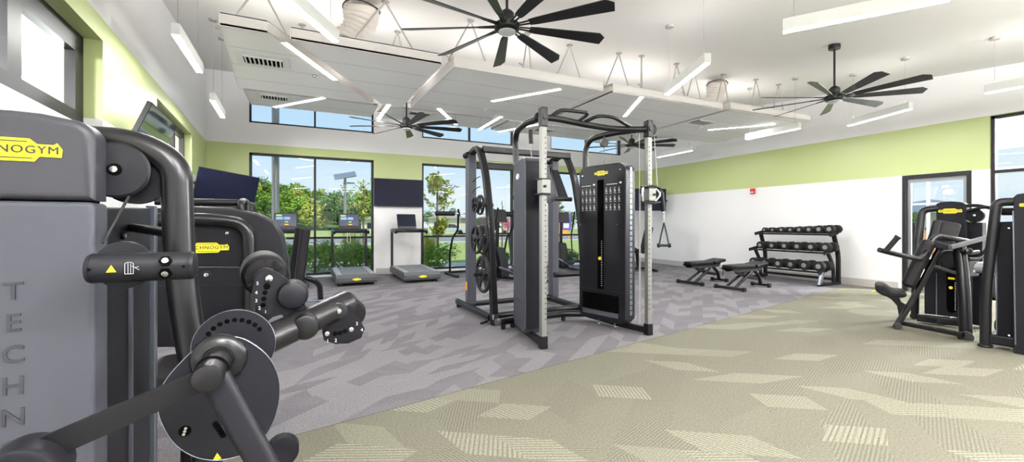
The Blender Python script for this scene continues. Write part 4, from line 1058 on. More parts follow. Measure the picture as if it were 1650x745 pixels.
for k, ch_ in enumerate('TECHNOGYM'):
    MB().text(ch_, .062, (-.643, YF-.0005, 1.083-.0785*k), X3, Z3, .0024, 1., .0006).build('embossed_letter', 'letter_grey', lc, flat=True)  # darker than the cover: relief shading put into the letter colour
# rear housing and its chrome edge
hs = MB().prism([(1.61, .07), (2.015, .07), (2.015, 1.312), (1.61, 1.300)], (xr_-.012-.27, 0, 0), Y3, Z3, .27, .008).build('stack_housing', 'shroud', lm)
MB().box((xr_-.008, 1.80, .60), (.012, .012, 1.10), bev=.002).build('seam', 'shroud_light', hs)
MB().box((xr_-.013, 2.035, .66), (.03, .03, 1.32), bev=.004).build('edge_strip', 'silver_strip', lm)
MB().cyl((xr_-.013, 1.735, 1.215), (xr_-.006, 1.735, 1.215), .012, 20).build('bolt_recess', 'hole_black', hs)
MB().cyl((xr_-.007, 1.735, 1.215), (xr_-.001, 1.735, 1.215), .007, 6).build('bolt', 'chrome', hs)
# frame tube
MB().tube([(-.62, 1.66, 1.495), (-.45, 1.64, 1.495), (-.345, 1.63, 1.44), (-.335, 1.62, 1.10), (-.295, 1.62, .80), (-.265, 1.62, .55), (-.24, 1.62, .0)], .040, [0, .1, .16, .3, .3, .3, 0], n=24, nf=8).build('frame_tube', 'tube', lm)
MB().tube([(-.56, 1.78, 1.50), (-.60, 1.78, 1.50), (-.70, 1.78, 1.40), (-.72, 1.78, 1.2)], .035, .05).build('frame_tube', 'tube_dark', lm)
MB().tube([(-.50, 1.80, 1.24), (-.345, 1.64, 1.22)], .014).build('tie_rod', 'tube_dark', lm)
# top pulley
c = V((-.475, 1.60, 1.405))
pl = MB().lathe(c, -Y3, [(0, 0), (.075, 0), (.079, .006), (.079, .012), (.073, .018), (.02, .022), (0, .022)], 44).build('pulley', 'shroud', lm)
MB().lathe(c-Y3*.0215, -Y3, [(0, 0), (.018, 0), (.016, .003), (0, .003)], 30).build('pulley_recess', 'hole_black', pl)
MB().cyl(c-Y3*.023, c-Y3*.031, .0095, 20, .002).build('pulley_bolt', 'chrome', pl)
MB().lathe(c+V((.03, .055, -.012)), -Y3, [(0, 0), (.082, 0), (.082, .03), (0, .03)], 44).build('rear_pulley', 'shroud_dark', lm)
MB().tube([(-.445, 1.585, 1.33), (-.475, 1.50, 1.20)], .0035, n=8).build('cable', 'rubber', lm)
# cross cylinder with warning labels and disc behind
MB().lathe((-.413, 1.445, 1.145), -Y3, [(0, 0), (.060, 0), (.062, .005), (.060, .012), (0, .014)], 44).build('cam_disc', 'shroud', lm)
ca, cb = V((-.462, 1.37, 1.144)), V((-.248, 1.37, 1.144))
cy_ = MB().cyl(ca, cb, .036, 40, .010).build('cross_cylinder', 'shroud', lm)
MB().cyl(ca+X3*.012, ca+X3*.0125, .0364, 40).cyl(cb-X3*.0125, cb-X3*.012, .0364, 40).build('end_seam', 'hole_black', cy_)
cy = lambda x, a, o=0.: V((x, 1.37, 1.144))+V((0, -math.cos(a), math.sin(a)))*(.036+o)
for a in (.42, -.42):
    n_ = V((0, -math.cos(a), math.sin(a))); q = cy(-.305, a, -.003)
    MB().cyl(q, q+n_*.006, .0145, 6).build('bolt_collar', 'hole_black', cy_); MB().cyl(q+n_*.005, q+n_*.010, .0075, 18, .0015).build('bolt_head', 'chrome', cy_)
for x in (-.447, -.268):
    q = cy(x, 0, -.001); MB().cyl(q, q-Y3*.0018, .0035, 12).build('set_screw', 'hole_black', cy_)
tri = lambda s: [(-s, -s*.8), (s, -s*.8), (0, s)]
wl = MB().prism(tri(.0095), cy(-.407, .0, .0008), X3, Z3, .0006).build('warning_label', 'yellow', cy_)
MB().text('!', .011, cy(-.407, 0, .0017)-Z3*.001, X3, Z3, .0003).build('exclamation_mark', 'ink', wl)
ic = MB()
for a, b in (((-.009, -.013), (-.009, .012)), ((.007, -.013), (.007, .012)), ((-.009, .012), (-.005, .015)), ((-.005, .015), (.003, .015)), ((.003, .015), (.007, .012)), ((-.009, -.013), (.007, -.013)), ((-.003, -.012), (-.003, .013)), ((.002, -.012), (.002, .013)), ((.004, .006), (.018, -.004)), ((.010, .002), (.017, .004))):
    ic.bar(cy(-.373+a[0], 0, .001)+Z3*a[1], cy(-.373+b[0], 0, .001)+Z3*b[1], .0008, .0008)
ic.build('instruction_icon', 'white_mark', cy_)
# leg lever cams
hub = V((-.188, 1.29, .911))
def onY(pts, Y): return [P(u, v, Y=Y) for u, v in pts]
def smooth_loop(pts, n=4):
    out = []; L = len(pts)
    for i in range(L):
        p0, p1, p2, p3 = pts[i-1], pts[i], pts[(i+1) % L], pts[(i+2) % L]
        for k in range(n):
            t = k/n; out.append(.5*((2*p1)+(p2-p0)*t+(2*p0-5*p1+4*p2-p3)*t*t+(3*p1-3*p2+p3-p0)*t**3))
    return out
cam1 = [(372, 543), (405, 553), (436, 580), (451, 620), (446, 665), (430, 700), (405, 727), (375, 738), (345, 742), (310, 735), (278, 712), (258, 675), (254, 645), (266, 615), (290, 586), (325, 556)]
pc = MB().poly3(smooth_loop(onY(cam1, 1.30)), Y3, .012, .0025).build('large_cam_plate', 'shroud', lm)
MB().tube([p_+V((0, -.0005, 0)) for p_ in smooth_loop(onY(cam1, 1.30))], .0012, n=6, closed=True).build('plate_edge', 'silver_strip', pc)  # bright bevel highlight put in as a thin silver ring
cc = P(378, 558, Y=1.42)
ds = MB().lathe(cc+Y3*.014, -Y3, [(0, 0), (.099, 0), (.101, .003), (.101, .011), (.098, .014), (0, .014)], 60).build('indexed_disc', 'shroud', lm)
MB().tube([cc+V((math.cos(a), 0, math.sin(a)))*.100 for a in [2*PI*k/64 for k in range(64)]], .0012, n=6, closed=True).build('disc_edge', 'silver_strip', ds)  # rim highlight modelled as a silver ring on the disc
ho = MB()
for k in range(10):
    a = math.radians(160-k*14); p_ = cc+V((math.cos(a), 0, math.sin(a)))*.073; ho.cyl(p_, p_-Y3*.0008, .0065, 12)
ho.build('index_hole', 'hole_black', ds)
MB().lathe(hub+Y3*.01, -Y3, [(.062, 0), (.060, .008), (.05, .016), (.036, .02), (.034, .03), (0, .03)], 44).build('hub_flange', 'tube', lm)
ax = MB().cyl(hub, hub-Y3*.155, .031, 36, .010).build('axle', 'tube', lm)
MB().cyl(hub-Y3*.09, hub-Y3*.096, .0345, 36).build('axle_ring', 'hole_black', ax)
cr = P(298, 695, Y=1.30)
dk = MB().cyl(cr, cr-Y3*.001, .013, 26).build('bolt_dimple', 'hole_black', pc)
for q in (-1, 0, 1): MB().cyl(cr+V((.002*q, 0, .007*q)), cr+V((.002*q, -.003, .007*q)), .0035, 12).build('bolt', 'chrome', pc)
cr2 = P(355, 690, Y=1.30); sl2 = MB()
for q in range(5): sl2.cyl(cr2+V((.004*q-.01, 0, -.008*q+.012)), cr2+V((.004*q-.01, -.001, -.008*q+.012)), .007, 14)
sl2.build('slot_holes', 'hole_black', pc)
wp = P(350, 736, Y=1.30)
wt = MB().prism(tri(.009), wp-Y3*.0005, X3, Z3, .0006).build('warning_label', 'yellow', pc)
MB().text('!', .010, wp-Y3*.0012-Z3*.0015, X3, Z3, .0003).build('exclamation_mark', 'ink', wt)
# flat link bar towards the lower left and its fat roller
e1 = hub-Y3*.115; e2 = P(62, 728, Y=1.17)
MB().bar(e1+V((0, 0, -.006)), e2, .050, .010, up=(0, 1, 0), bev=.0015).build('link_bar', 'tube_dark', lm)
b_ = P(45, 758, Y=1.17)
MB().cyl(b_+Y3*.04, b_-Y3*.05, .062, 44, .014).build('pivot_drum', 'shroud', lm)
MB().cyl(b_+V((-.03, -.05, -.006)), b_+V((-.03, -.16, -.01)), .052, 44, .012).build('pivot_drum', 'tube', lm)
# thick lever down to the right
e3 = P(452, 800, Y=1.17)
MB().rtube([hub-Y3*.10+V((.008, 0, -.012)), e3], .060, .040, up=(0, 1, 0), bev=.4).build('lever_arm', 'shroud', lm)
k1 = P(455, 728, Y=1.36)
MB().cyl(k1+Y3*.03, k1-Y3*.012, .042, 36, .006).build('lower_roller', 'shroud_dark', lm)
# roller arm to the right
ra, rb = P(392, 566, Y=1.55), P(560, 488, Y=1.78)
MB().tube([ra, rb], .0475, n=28).build('roller_arm', 'tube', lm)
kn = P(492, 527, Y=1.62); MB().cyl(kn+Y3*.06, kn-Y3*.02, .044, 30, .016).build('arm_knob', 'tube', lm)
# first roller bracket with foam roller
Yb = 1.70
pb = [(410, 452), (416, 440), (430, 433), (446, 438), (470, 455), (486, 468), (494, 500), (458, 513), (447, 498), (432, 508), (420, 505), (409, 488), (406, 470)]
br1 = MB().poly3(onY(pb, Yb), Y3, .010, .002).build('roller_bracket', 'shroud', lm)
MB().rtube([P(474, 478, Y=Yb+.04), P(482, 512, Y=Yb+.04)], .075, .05, bev=.3).build('bracket_post', 'shroud', lm)
k2 = P(472, 474, Y=Yb+.02); MB().cyl(k2+Y3*.05, k2-Y3*.05, .050, 32, .02).build('arm_knob', 'shroud', lm)
rc = P(428, 446, Y=Yb+.045); rd = rc+V((-.02, .17, .012))
fr_ = MB().lathe(rc, rd-rc, [(.036, 0), (.062, .004), (.074, .018), (.076, .04), (.076, .14), (.068, .165), (0, .17)], 40).build('foam_roller', 'pad', lm)
rb_ = MB()
for k in range(12):
    a = 2*PI*k/12; d_ = V((math.cos(a), 0, math.sin(a))); rb_.bar(rc+d_*.045-Y3*.001, rc+d_*.063-Y3*.002, .006, .004, up=(0, 1, 0))
rb_.build('roller_ribs', 'tube_dark', fr_)
MB().cyl(rc+Y3*.01, rc-Y3*.03, .036, 30, .004).build('roller_core', 'tube_dark', lm)
for (u, v), s in (((434, 449), .012),):
    q = P(u, v, Y=Yb); MB().cyl(q, q-Y3*.008, s, 20, .003).build('bracket_bolt', 'chrome', br1)
hz_ = MB()
for u, v, s in ((430, 462, .011), (427, 472, .008), (425, 482, .008), (424, 492, .008)):
    q = P(u, v, Y=Yb); hz_.cyl(q, q-Y3*.0008, s, 14)
hz_.build('slot_holes', 'hole_black', br1)
nu = MB()
for ch_, u, v in (('5', 415, 457), ('4', 413, 472), ('3', 413, 485), ('2', 418, 497), ('1', 428, 503)): nu.text(ch_, .016, P(u, v, Y=Yb)-Y3*.001, X3, Z3, .0003)
nu.build('index_numbers', 'white_mark', br1)
# second bracket at the end of the arm
Yc = 1.72
pb2 = [(523, 498), (540, 491), (556, 488), (568, 496), (588, 530), (582, 545), (562, 554), (540, 555), (522, 549), (519, 536)]
br2 = MB().poly3(onY(pb2, Yc), Y3, .010, .002).build('roller_bracket', 'shroud_dark', lm)
q = P(545, 500, Y=Yc); MB().cyl(q+Y3*.01, q-Y3*.022, .031, 28, .006).build('pivot_cap', 'tube', lm)
MB().cyl(q-Y3*.022, q-Y3*.028, .010, 20, .003).build('bracket_bolt', 'chrome', br2)
for u, v in ((527, 538), (566, 531)):
    q = P(u, v, Y=Yc); MB().cyl(q, q-Y3*.004, .009, 16, .002).build('bracket_bolt', 'chrome', br2)
nu = MB()
for ch_, u, v in (('1', 528, 550), ('2', 541, 549), ('3', 575, 522), ('4', 583, 532)): nu.text(ch_, .018, P(u, v, Y=Yc)-Y3*.001, X3, Z3, .0003)
nu.build('index_numbers', 'white_mark', br2)
sl3 = MB()
for u, v in ((540, 538), (548, 537), (556, 534)): q = P(u, v, Y=Yc); sl3.cyl(q, q-Y3*.0008, .009, 14)
sl3.build('slot_holes', 'hole_black', br2)
rc = P(566, 508, Y=Yc+.03); MB().lathe(rc, V((-.10, 1, .08)), [(0, 0), (.05, .003), (.058, .015), (.058, .17), (.05, .19), (0, .19)], 36).build('foam_roller', 'pad', lm)
# seat behind, base rails
MB().box((-.44, 2.35, .58), (.34, .42, .12), bev=.05, seg=4).build('seat_pad', 'pad', lm)
MB().rtube([(-.62, 1.6, .05), (-.62, 2.6, .05)], .08, .08).build('base_rail', 'tube_dark', lm)
MB().rtube([(-.62, 2.3, .05), (-.20, 2.3, .05)], .08, .08).build('base_rail', 'tube_dark', lm)
MB().rtube([(-.44, 2.35, .08), (-.44, 2.35, .54)], .08, .08).build('seat_post', 'tube_dark', lm)

# ================================================================ SECOND MACHINE behind it
sm = thing('leg_press_machine', 'black machine with wide rounded shroud and yellow badge behind the foreground machine', 'gym machine', (-.5, 3.3, 0))
Y2 = 3.11
def xy(u, v, Y=Y2): p = P(u, v, Y=Y); return (p.x, p.z)
ou = [(232, 560), (232, 345), (330, 346), (372, 350), (390, 362), (398, 385), (400, 430), (398, 530), (380, 560)]
MB().poly3([P(u, v, Y=Y2) for u, v in ou], Y3, .05, .006).build('front_panel', 'shroud_dark', sm)
ou2 = [(225, 555), (225, 337), (300, 332), (370, 334), (415, 343), (440, 356), (455, 378), (464, 420), (468, 470), (466, 505), (440, 512), (380, 560)]
MB().poly3(smooth_loop([P(u, v, Y=Y2+.10) for u, v in ou2][2:10], 1) if False else [P(u, v, Y=Y2+.05) for u, v in ou2], Y3, .32, .02).build('rear_shroud', 'shroud', sm)
MB().tube([P(215, 354, Y=Y2-.02), P(335, 353, Y=Y2-.02), P(400, 360, Y=Y2-.02), P(402, 420, Y=Y2-.02), P(404, 470, Y=Y2-.02), P(400, 640, Y=Y2-.02)], .036, [0, .2, .2, .2, .1, 0], n=22, nf=10).build('frame_tube', 'tube', sm)
MB().box((-.62, 3.2, .35), (.07, .07, .7)).build('frame_leg', 'tube_dark', sm)
MB().rtube([(-.66, 3.2, .04), (-.30, 3.2, .04)], .08, .08).build('base_rail', 'tube_dark', sm)
badge(sm, P(335, 399.5, Y=Y2)-Y3*.002, X3, Z3, .215)
MB().bar(P(250, 430, Y=Y2-.001), P(392, 431, Y=Y2-.001), .002, .004).build('seam', 'silver_strip', sm)
MB().bar(P(250, 461, Y=Y2-.001), P(392, 460, Y=Y2-.001), .002, .004).build('seam', 'tube_dark', sm)
q = P(333, 443, Y=Y2); MB().cyl(q, q-Y3*.012, .024, 26, .004).build('bolt_collar', 'tube_dark', sm); MB().cyl(q-Y3*.01, q-Y3*.018, .012, 20, .003).build('bolt_head', 'chrome', sm)
for u, v in ((366, 376), (405, 433), (404, 449), (394, 450)):
    q = P(u, v, Y=Y2-.03 if u > 400 else Y2); MB().cyl(q, q-Y3*.008, .009, 14, .002).build('bolt_head', 'chrome', sm)
MB().tube([P(250, 325, Y=3.3), P(392, 327, Y=3.3)], .022, n=18).build('grab_bar', 'tube_dark', sm)
MB().tube([P(388, 345, Y=3.2), P(388, 327, Y=3.2), P(392, 324, Y=3.28), P(398, 327, Y=3.3), P(398, 345, Y=3.3)], .020, .03).build('bar_bracket', 'tube_dark', sm)
MB().obox(P(370, 340, Y=3.75), X3, Y3, Z3, (.34, .12, .14), .04).build('head_pad', 'pad', sm)
MB().cyl(P(308, 341, Y=3.5), P(308, 341, Y=3.72), .07, 30, .03).build('shoulder_pad', 'pad', sm)

# ================================================================ SEAT MACHINE WITH TWO LONG PADS
pm = thing('abdominal_bench', 'upright exercise seat with two long slanted pads behind the black machine shroud', 'gym machine', (.0, 6.3, 0))
def pad2(u0, v0, u1, v1, d, w, th, dep): 
    a, b = P(u0, v0, d=d), P(u1, v1, d=d+.1); dd = (b-a).normalized(); ry_ = V(((a+b).x, (a+b).y, 0)).normalized(); n_ = dd.cross(ry_).normalized(); m_ = n_.cross(dd)
    return MB().obox((a+b)/2, n_, m_, dd, (w, dep, (b-a).length), .04, 4)
pad2(466, 475, 484, 366, 6.0, .12, 0, .20).build('back_pad', 'pad', pm)
pad2(477, 490, 493, 367, 5.6, .12, 0, .20).build('back_pad', 'pad', pm)
MB().tube([P(474, 448, d=6.2), P(500, 449, d=6.2), P(515, 458, d=6.4), P(517, 488, d=6.7)], .042, .2, n=18).build('frame_loop', 'tube', pm)
MB().tube([P(474, 455, d=5.9), P(498, 456, d=5.9), P(480, 478, d=5.6)], .035, .12, n=16).build('frame_loop', 'tube_dark', pm)
MB().cyl(P(516, 492, z=0), P(516, 492, z=0)+Z3*.06, .05, 18, .01).build('foot', 'rubber', pm)
bz = P(478, 520, z=0); MB().rtube([bz+Z3*.04, P(512, 491, z=.04)], .07, .07).build('base_rail', 'tube_dark', pm)
MB().obox(P(507, 484, z=.10), X3, Y3, Z3, (.30, .16, .02), .004).build('foot_plate', 'silver_strip', pm)
MB().rtube([bz+Z3*.04, P(478, 470, d=5.8)], .07, .07).build('pad_post', 'tube_dark', pm)
# ================================================================ OUTSIDE
ZG = -.12
struct(MB().box((20, 66, ZG-.1), (260, 110, .2)).build('ground_lawn', 'grass'), 'lawn outside the windows')
struct(MB().box((20, 38, ZG+.012), (200, 11, .03)).build('road', 'asphalt'), 'grey road crossing behind the lawn')
for y in (32.0, 44.2): struct(MB().box((20, y, ZG+.02), (200, .9, .05)).build('kerb', 'concrete'), 'pale kerb along the road')
struct(MB().box((4, 13.2, ZG+.01), (22, 2.2, .04)).build('gravel_bed', 'concrete'), 'planting bed under the windows')
struct(MB().box((25, 12.0, ZG+.0), (22, 36, .02)).build('patio_ground', 'concrete')) if False else None
def leafball(n, R, leaf, seed, lump=.3, ztop=1., hollow=.55):
    rnd = random.Random(seed); t = bmesh.new()
    cl = [(V((rnd.gauss(0, 1), rnd.gauss(0, 1), rnd.gauss(0, 1))).normalized()*rnd.uniform(.2, .75), rnd.uniform(.35, .6)) for _ in range(9)]
    for i in range(n):
        c, r = cl[rnd.randrange(len(cl))]
        d = V((rnd.gauss(0, 1), rnd.gauss(0, 1), rnd.gauss(0, 1))).normalized()
        p = (c+d*r*rnd.uniform(hollow, 1)); p = V((p.x, p.y, p.z*ztop))*R
        a = V((rnd.gauss(0, 1), rnd.gauss(0, 1), rnd.gauss(0, .6))).normalized(); b = a.cross(V((rnd.gauss(0, 1), rnd.gauss(0, 1), rnd.gauss(0, 1)))).normalized()
        s = leaf*rnd.uniform(.6, 1.4)
        t.faces.new([t.verts.new(p+q) for q in (a*s, b*s*.5, -a*s, -b*s*.5)])
    b_ = MB(); b_._add(t); return b_
def tree(label, x, y, h, w, m, z0=ZG, seed=1, n=1600, leaf=.3, group='trees on the far hillside', proto={}):
    key = (m, n, seed % 3)
    t = thing('leafy_tree', label, 'tree', (x, y, z0), seed*1.7, group)
    if key not in proto:
        bm_ = leafball(n, 1., leaf, seed).build('foliage', m, None, flat=True)
        proto[key] = bm_; f = bm_
    else:
        f = proto[key].copy(); COL.objects.link(f)
    f.parent = t; f.location = (0, 0, h*.56); f.scale = (w/2*1.1, w/2*1.1, h*.48)
    k = MB().tube([(0, 0, 0), (.02*h, 0, h*.3), (0, 0, h*.6)], [h*.03, h*.02, h*.01], n=8); k.build('trunk', 'bark', t, world=False)
    return t
rnd = random.Random(3)
def ridge(u): return 294+(u-420)*.20+5*math.sin(u*.05)
def hill_z(u, d):
    """hillside height: level at 96 m, reaching just under the ridge line at 156 m"""
    k = max(0., min(1., (d-96)/60.)); zr = P(u, ridge(u), d=156.).z-4.5
    return ZG+max(0, zr-ZG)*k**1.15
q = bmesh.new(); us = [330+14*i for i in range(27)]; dsx = [94, 100, 108, 118, 128, 138, 148, 158, 175]
g_ = [[q.verts.new((*P(u, 300, d=d).xy, hill_z(u, d)-(1. if d < 95 else 0))) for u in us] for d in dsx]
for i in range(len(dsx)-1):
    for j in range(len(us)-1): q.faces.new((g_[i][j], g_[i][j+1], g_[i+1][j+1], g_[i+1][j]))
bmesh.ops.recalc_face_normals(q, faces=q.faces[:])
hb = MB(); hb._add(q); struct(hb.build('hill', 'hill_green'), 'wooded hillside beyond the road')
cnt = 0
KL = [('leaf', 'mid green round tree on the wooded hillside', 'green hillside trees'), ('leaf_dark', 'dark green round tree on the wooded hillside', 'dark hillside trees'), ('leaf_yellow', 'yellowish green tree on the wooded hillside', 'yellowish hillside trees')]
for ri, d in enumerate((99, 111, 123, 136, 150)):
    st_px = 5.9/d*FPX; u = 344+(ri % 2)*st_px*.5
    while u < 640:
        cnt += 1; uu = u+rnd.uniform(-.08, .08)*st_px; dd = d+rnd.uniform(-1.5, 1.5); h = rnd.uniform(7.4, 9.6) if ri < 4 else rnd.uniform(5.2, 7.4)
        p_ = P(uu, 300, d=dd); k = [0, 0, 2, 1, 0, 2, 1][cnt % 7] if ri < 3 else [1, 0, 1, 2][cnt % 4]
        t = tree(KL[k][1], p_.x, p_.y, h, 8.0, KL[k][0], z0=hill_z(uu, dd)-.1, seed=cnt, n=2300, leaf=.09, group=KL[k][2])
        u += st_px
for i in range(9):
    u = 694+i*37; top = P(u, 338+rnd.uniform(-4, 5), d=88)
    tree('dark rounded tree behind the houses across the road', top.x, top.y, top.z-ZG, 4.4, 'leaf_dark', seed=i, n=1900, leaf=.075, group='trees behind the houses')

def young(label, u, vt, vb, d, wpx, m, n, seed, leaf=.07):
    base = P(u, vb, d=d); top = P(u, vt, d=d); h = top.z-ZG; w = wpx/FPX*d
    t = thing('young_tree', label, 'tree', (base.x, base.y, ZG), 0.3*seed)
    r_ = random.Random(seed); q = bmesh.new()
    tr = MB().tube([(0, 0, 0), (.03, .02, h*.4), (0, .03, h*.75), (.02, 0, h*.96)], [.05, .045, .035, .012], n=8)
    for k in range(26):
        z = h*r_.uniform(.28, .93); a = r_.uniform(0, 2*PI); L = w*.5*r_.uniform(.5, 1)*math.sin(PI*min(.98, (z/h-.18)/.86))
        e_ = V((math.cos(a)*L, math.sin(a)*L, z+L*.8)); s_ = V((.02, 0, z))
        tr.tube([s_, (s_+e_)/2+V((0, 0, .03)), e_], [.014, .010, .005], n=5)
        for j in range(n):
            p = s_.lerp(e_, r_.uniform(.25, 1.08))+V((r_.gauss(0, .09), r_.gauss(0, .09), r_.gauss(0, .09)))*w*.6
            a_ = V((r_.gauss(0, 1), r_.gauss(0, 1), r_.gauss(0, 1))).normalized(); b_ = a_.cross(V((.3, .2, 1))).normalized(); s = leaf*r_.uniform(.6, 1.3)
            q.faces.new([q.verts.new(p+o) for o in (a_*s, b_*s*.55, -a_*s, -b_*s*.55)])
    tr.build('trunk', 'bark', t, world=False)
    f = MB(); f._add(q); f.build('foliage', m, t, world=False, flat=True)
young('young yellow green tree with thick foliage outside the middle window', 706, 278, 430, 15.5, 56, 'leaf_yellow', 42, 5, .09)
young('thin young tree with sparse leaves left of the solar lamp', 556, 288, 405, 19, 30, 'leaf_yellow', 5, 8, .07)
young('thin young tree with sparse leaves right of the solar lamp', 586, 284, 400, 19, 40, 'leaf_yellow', 8, 12, .08)
young('bare young tree outside the middle window, right half', 809, 320, 392, 26, 18, 'leaf', 2, 14, .05)
young('small pine beyond the playground gap', 900, 300, 392, 30, 26, 'leaf_dark', 30, 15, .10)

def bush(label, u, vt, d, w, m, seed, flower=False, spiky=False, cat='bush', nm='garden_bush', group=None):
    base = P(u, 420, d=d); top = P(u, vt, d=d); h = top.z-ZG
    t = thing(nm, label, cat, (base.x, base.y, ZG), 0, group)
    if spiky:
        r_ = random.Random(seed); q = bmesh.new()
        for k in range(230):
            a = r_.uniform(0, 2*PI); L = h*r_.uniform(.6, 1.05); sp = r_.uniform(.05, .55)*w; d_ = V((math.cos(a), math.sin(a), 0)); s_ = d_.cross(Z3)*.014
            p0 = d_*r_.uniform(0, .08); p1 = p0+d_*sp*.35+Z3*L*.6; p2 = p0+d_*sp+Z3*L
            A = [q.verts.new(v) for v in (p0-s_, p0+s_, p1+s_, p1-s_)]; q.faces.new(A); B = q.verts.new(p2); q.faces.new((A[3], A[2], B))
        f = MB(); f._add(q); f.build('blades', m, t, world=False, flat=True); return
    f = leafball(2600, 1., .05/max(h, .5), seed, hollow=.35); f.build('foliage', m, t, world=False, flat=True)
    o = t.children[0]; o.scale = (w*.62, .5, h*.56); o.location = (0, 0, h*.5)
    if flower:
        r_ = random.Random(seed+1); g_ = MB()
        for k in range(26): g_.sphere((r_.uniform(-.45, .45)*w, -.42+r_.uniform(-.08, .1), h*r_.uniform(.08, .45)), .022, n=6)
        g_.build('white_flowers', 'flower', t, world=False)
for i, (u, vt, d, w) in enumerate(((412, 400, 13.2, 1.0), (438, 396, 13.0, 1.1), (462, 392, 12.8, 1.0), (486, 388, 12.6, 1.1), (512, 386, 12.4, 1.0), (535, 384, 12.2, 1.0), (558, 388, 12.0, 1.0), (580, 392, 11.9, .9), (596, 398, 11.8, .8))):
    bush('dense leafy shrub of the hedge below the first tall window, %s from the side wall' % ordn[i] if i < 8 else 'last shrub of the hedge by the pillar between windows', u, vt, d, w, 'leaf_bush', 20+i, i % 2 == 0, group='hedge shrubs under the first window')
bush('tall airy grass clump behind the treadmill hedge', 566, 368, 14.0, 1.0, 'leaf_yellow', 41, spiky=True, nm='ornamental_grass', cat='ornamental grass')
bush('spiky rosemary like grass at the left of the middle window', 690, 372, 12.6, .7, 'leaf_yellow', 42, spiky=True, nm='ornamental_grass', cat='ornamental grass')
bush('round bush with white flowers at the foot of the middle window', 710, 386, 12.3, 1.0, 'leaf_bush', 43, True)
bush('spreading dark bush seen left of the right cable tower', 905, 402, 14.6, 1.1, 'leaf_dark', 44)
bush('low dark bush behind the exercise bike', 800, 404, 13.2, .9, 'leaf_dark', 45)

# solar lamp
sp_ = P(556, 395, d=17.5)
sl_ = thing('solar_street_lamp', 'slim street lamp with a tilted solar panel outside the first window', 'street lamp', (sp_.x, sp_.y, ZG))
zt_ = P(556, 285, d=17.5).z
MB().cyl((sp_.x, sp_.y, ZG), (sp_.x, sp_.y, zt_), .055, 16).build('pole', 'steel_post', sl_)
MB().obox((sp_.x, sp_.y, zt_+.05), (1, 0, .22), (0, 1, .45), (-.22, -.45, 1), (.85, .60, .04), .004).build('solar_panel', 'steel_post', sl_)
MB().obox((sp_.x+.22, sp_.y, zt_-.25), X3, Y3, Z3, (.30, .14, .06), .01).build('lamp_head', 'steel_post', sl_)
# exterior canopy post outside the first bay
cp = P(444, 300, Y=12.1)
ps = thing('canopy_post', 'grey round steel post standing just outside the first tall window', 'post', (cp.x, 12.1, ZG))
MB().cyl((cp.x, 12.1, ZG), (cp.x, 12.1, 4.2), .085, 22).build('shaft', 'steel_post', ps)
for s in (-1, 1): MB().bar((cp.x, 12.1, 4.15), (cp.x+s*.9, 12.1, 4.55), .08, .05).build('bracket', 'steel_post', ps)
# fence rail along the planting bed seen in windows
# houses, cars, playground things across the road
def house(label, u0, u1, d, vr, ve, wallm, roofm='roof_tile'):
    a, b = P(u0, 376, d=d), P(u1, 376, d=d); eav = P((u0+u1)/2, ve, d=d).z; rid = P((u0+u1)/2, vr, d=d).z
    D = V((b.x-a.x, b.y-a.y, 0)); w = D.length; D.normalize(); nn = V((-D.y, D.x, 0)); o = V((a.x, a.y, ZG))
    t = thing('house', label, 'house', o+D*w/2, 0); H_ = eav-ZG; dep = 8.
    MB().obox(o+D*w/2+nn*dep/2+Z3*H_/2, D, nn, Z3, (w, dep, H_)).build('wall', wallm, t)
    ov = .5; R0 = [o-D*ov-nn*ov+Z3*H_, o+D*(w+ov)-nn*ov+Z3*H_, o+D*(w+ov)+nn*(dep+ov)+Z3*H_, o-D*ov+nn*(dep+ov)+Z3*H_]; r0, r1 = o+D*2.2+nn*dep/2+Z3*(rid-ZG), o+D*(w-2.2)+nn*dep/2+Z3*(rid-ZG)
    q = bmesh.new(); vs = [q.verts.new(p) for p in (*R0, r0, r1)]
    for f in ((0, 1, 5, 4), (1, 2, 5), (2, 3, 4, 5), (3, 0, 4), (3, 2, 1, 0)): q.faces.new([vs[i] for i in f])
    bmesh.ops.recalc_face_normals(q, faces=q.faces[:]); m_ = MB(); m_._add(q); m_.build('roof', roofm, t, flat=True)
    for k in range(max(1, int(w/3.4))):
        c = o+D*(1.6+k*3.4)-nn*.03+Z3*(H_*.55); MB().obox(c, D, nn, Z3, (1.3, .08, H_*.4)).build('window', 'car_glass' if k % 2 == 0 else 'white_wall', t)
house('low cream house across the road behind the young tree', 690, 742, 66, 343, 352, 'stucco')
house('cream garage fronted house across the road behind the lifting rack', 772, 836, 66, 341, 352, 'stucco')
house('grey roofed house across the road beyond the right gap', 846, 905, 70, 341, 350, 'white_wall')
house('pale house corner at the far right of the first window', 582, 640, 66, 343, 354, 'stucco')
def car(label, u, d, rz=0., m='car_paint'):
    p = P(u, 380, d=d); t = thing('parked_car', label, 'car', (p.x, p.y, ZG), rz)
    L = lambda b, nm, mm: b.build(nm, mm, t, world=False)
    L(MB().prism([(-2.1, .3), (2.1, .3), (2.15, .65), (1.9, .85), (1.1, .92), (-1.6, .95), (-2.1, .85)], (0, .85, 0), X3, Z3, 1.7, .08), 'body', m)
    L(MB().prism([(-1.5, .9), (1.1, .9), (.5, 1.42), (-1.0, 1.45)], (0, .75, 0), X3, Z3, 1.5, .08), 'cabin', 'car_glass')
    for x in (-1.3, 1.3):
        for y in (-.88, .70): L(MB().cyl((x, y, .32), (x, y+.18, .32), .32, 20, .03), 'wheel', 'rubber')
car('silver car parked across the road right of the young tree', 727, 60, -.4); car('white car parked across the road beside the lifting rack tube', 797, 60, -.4, 'white_metal')
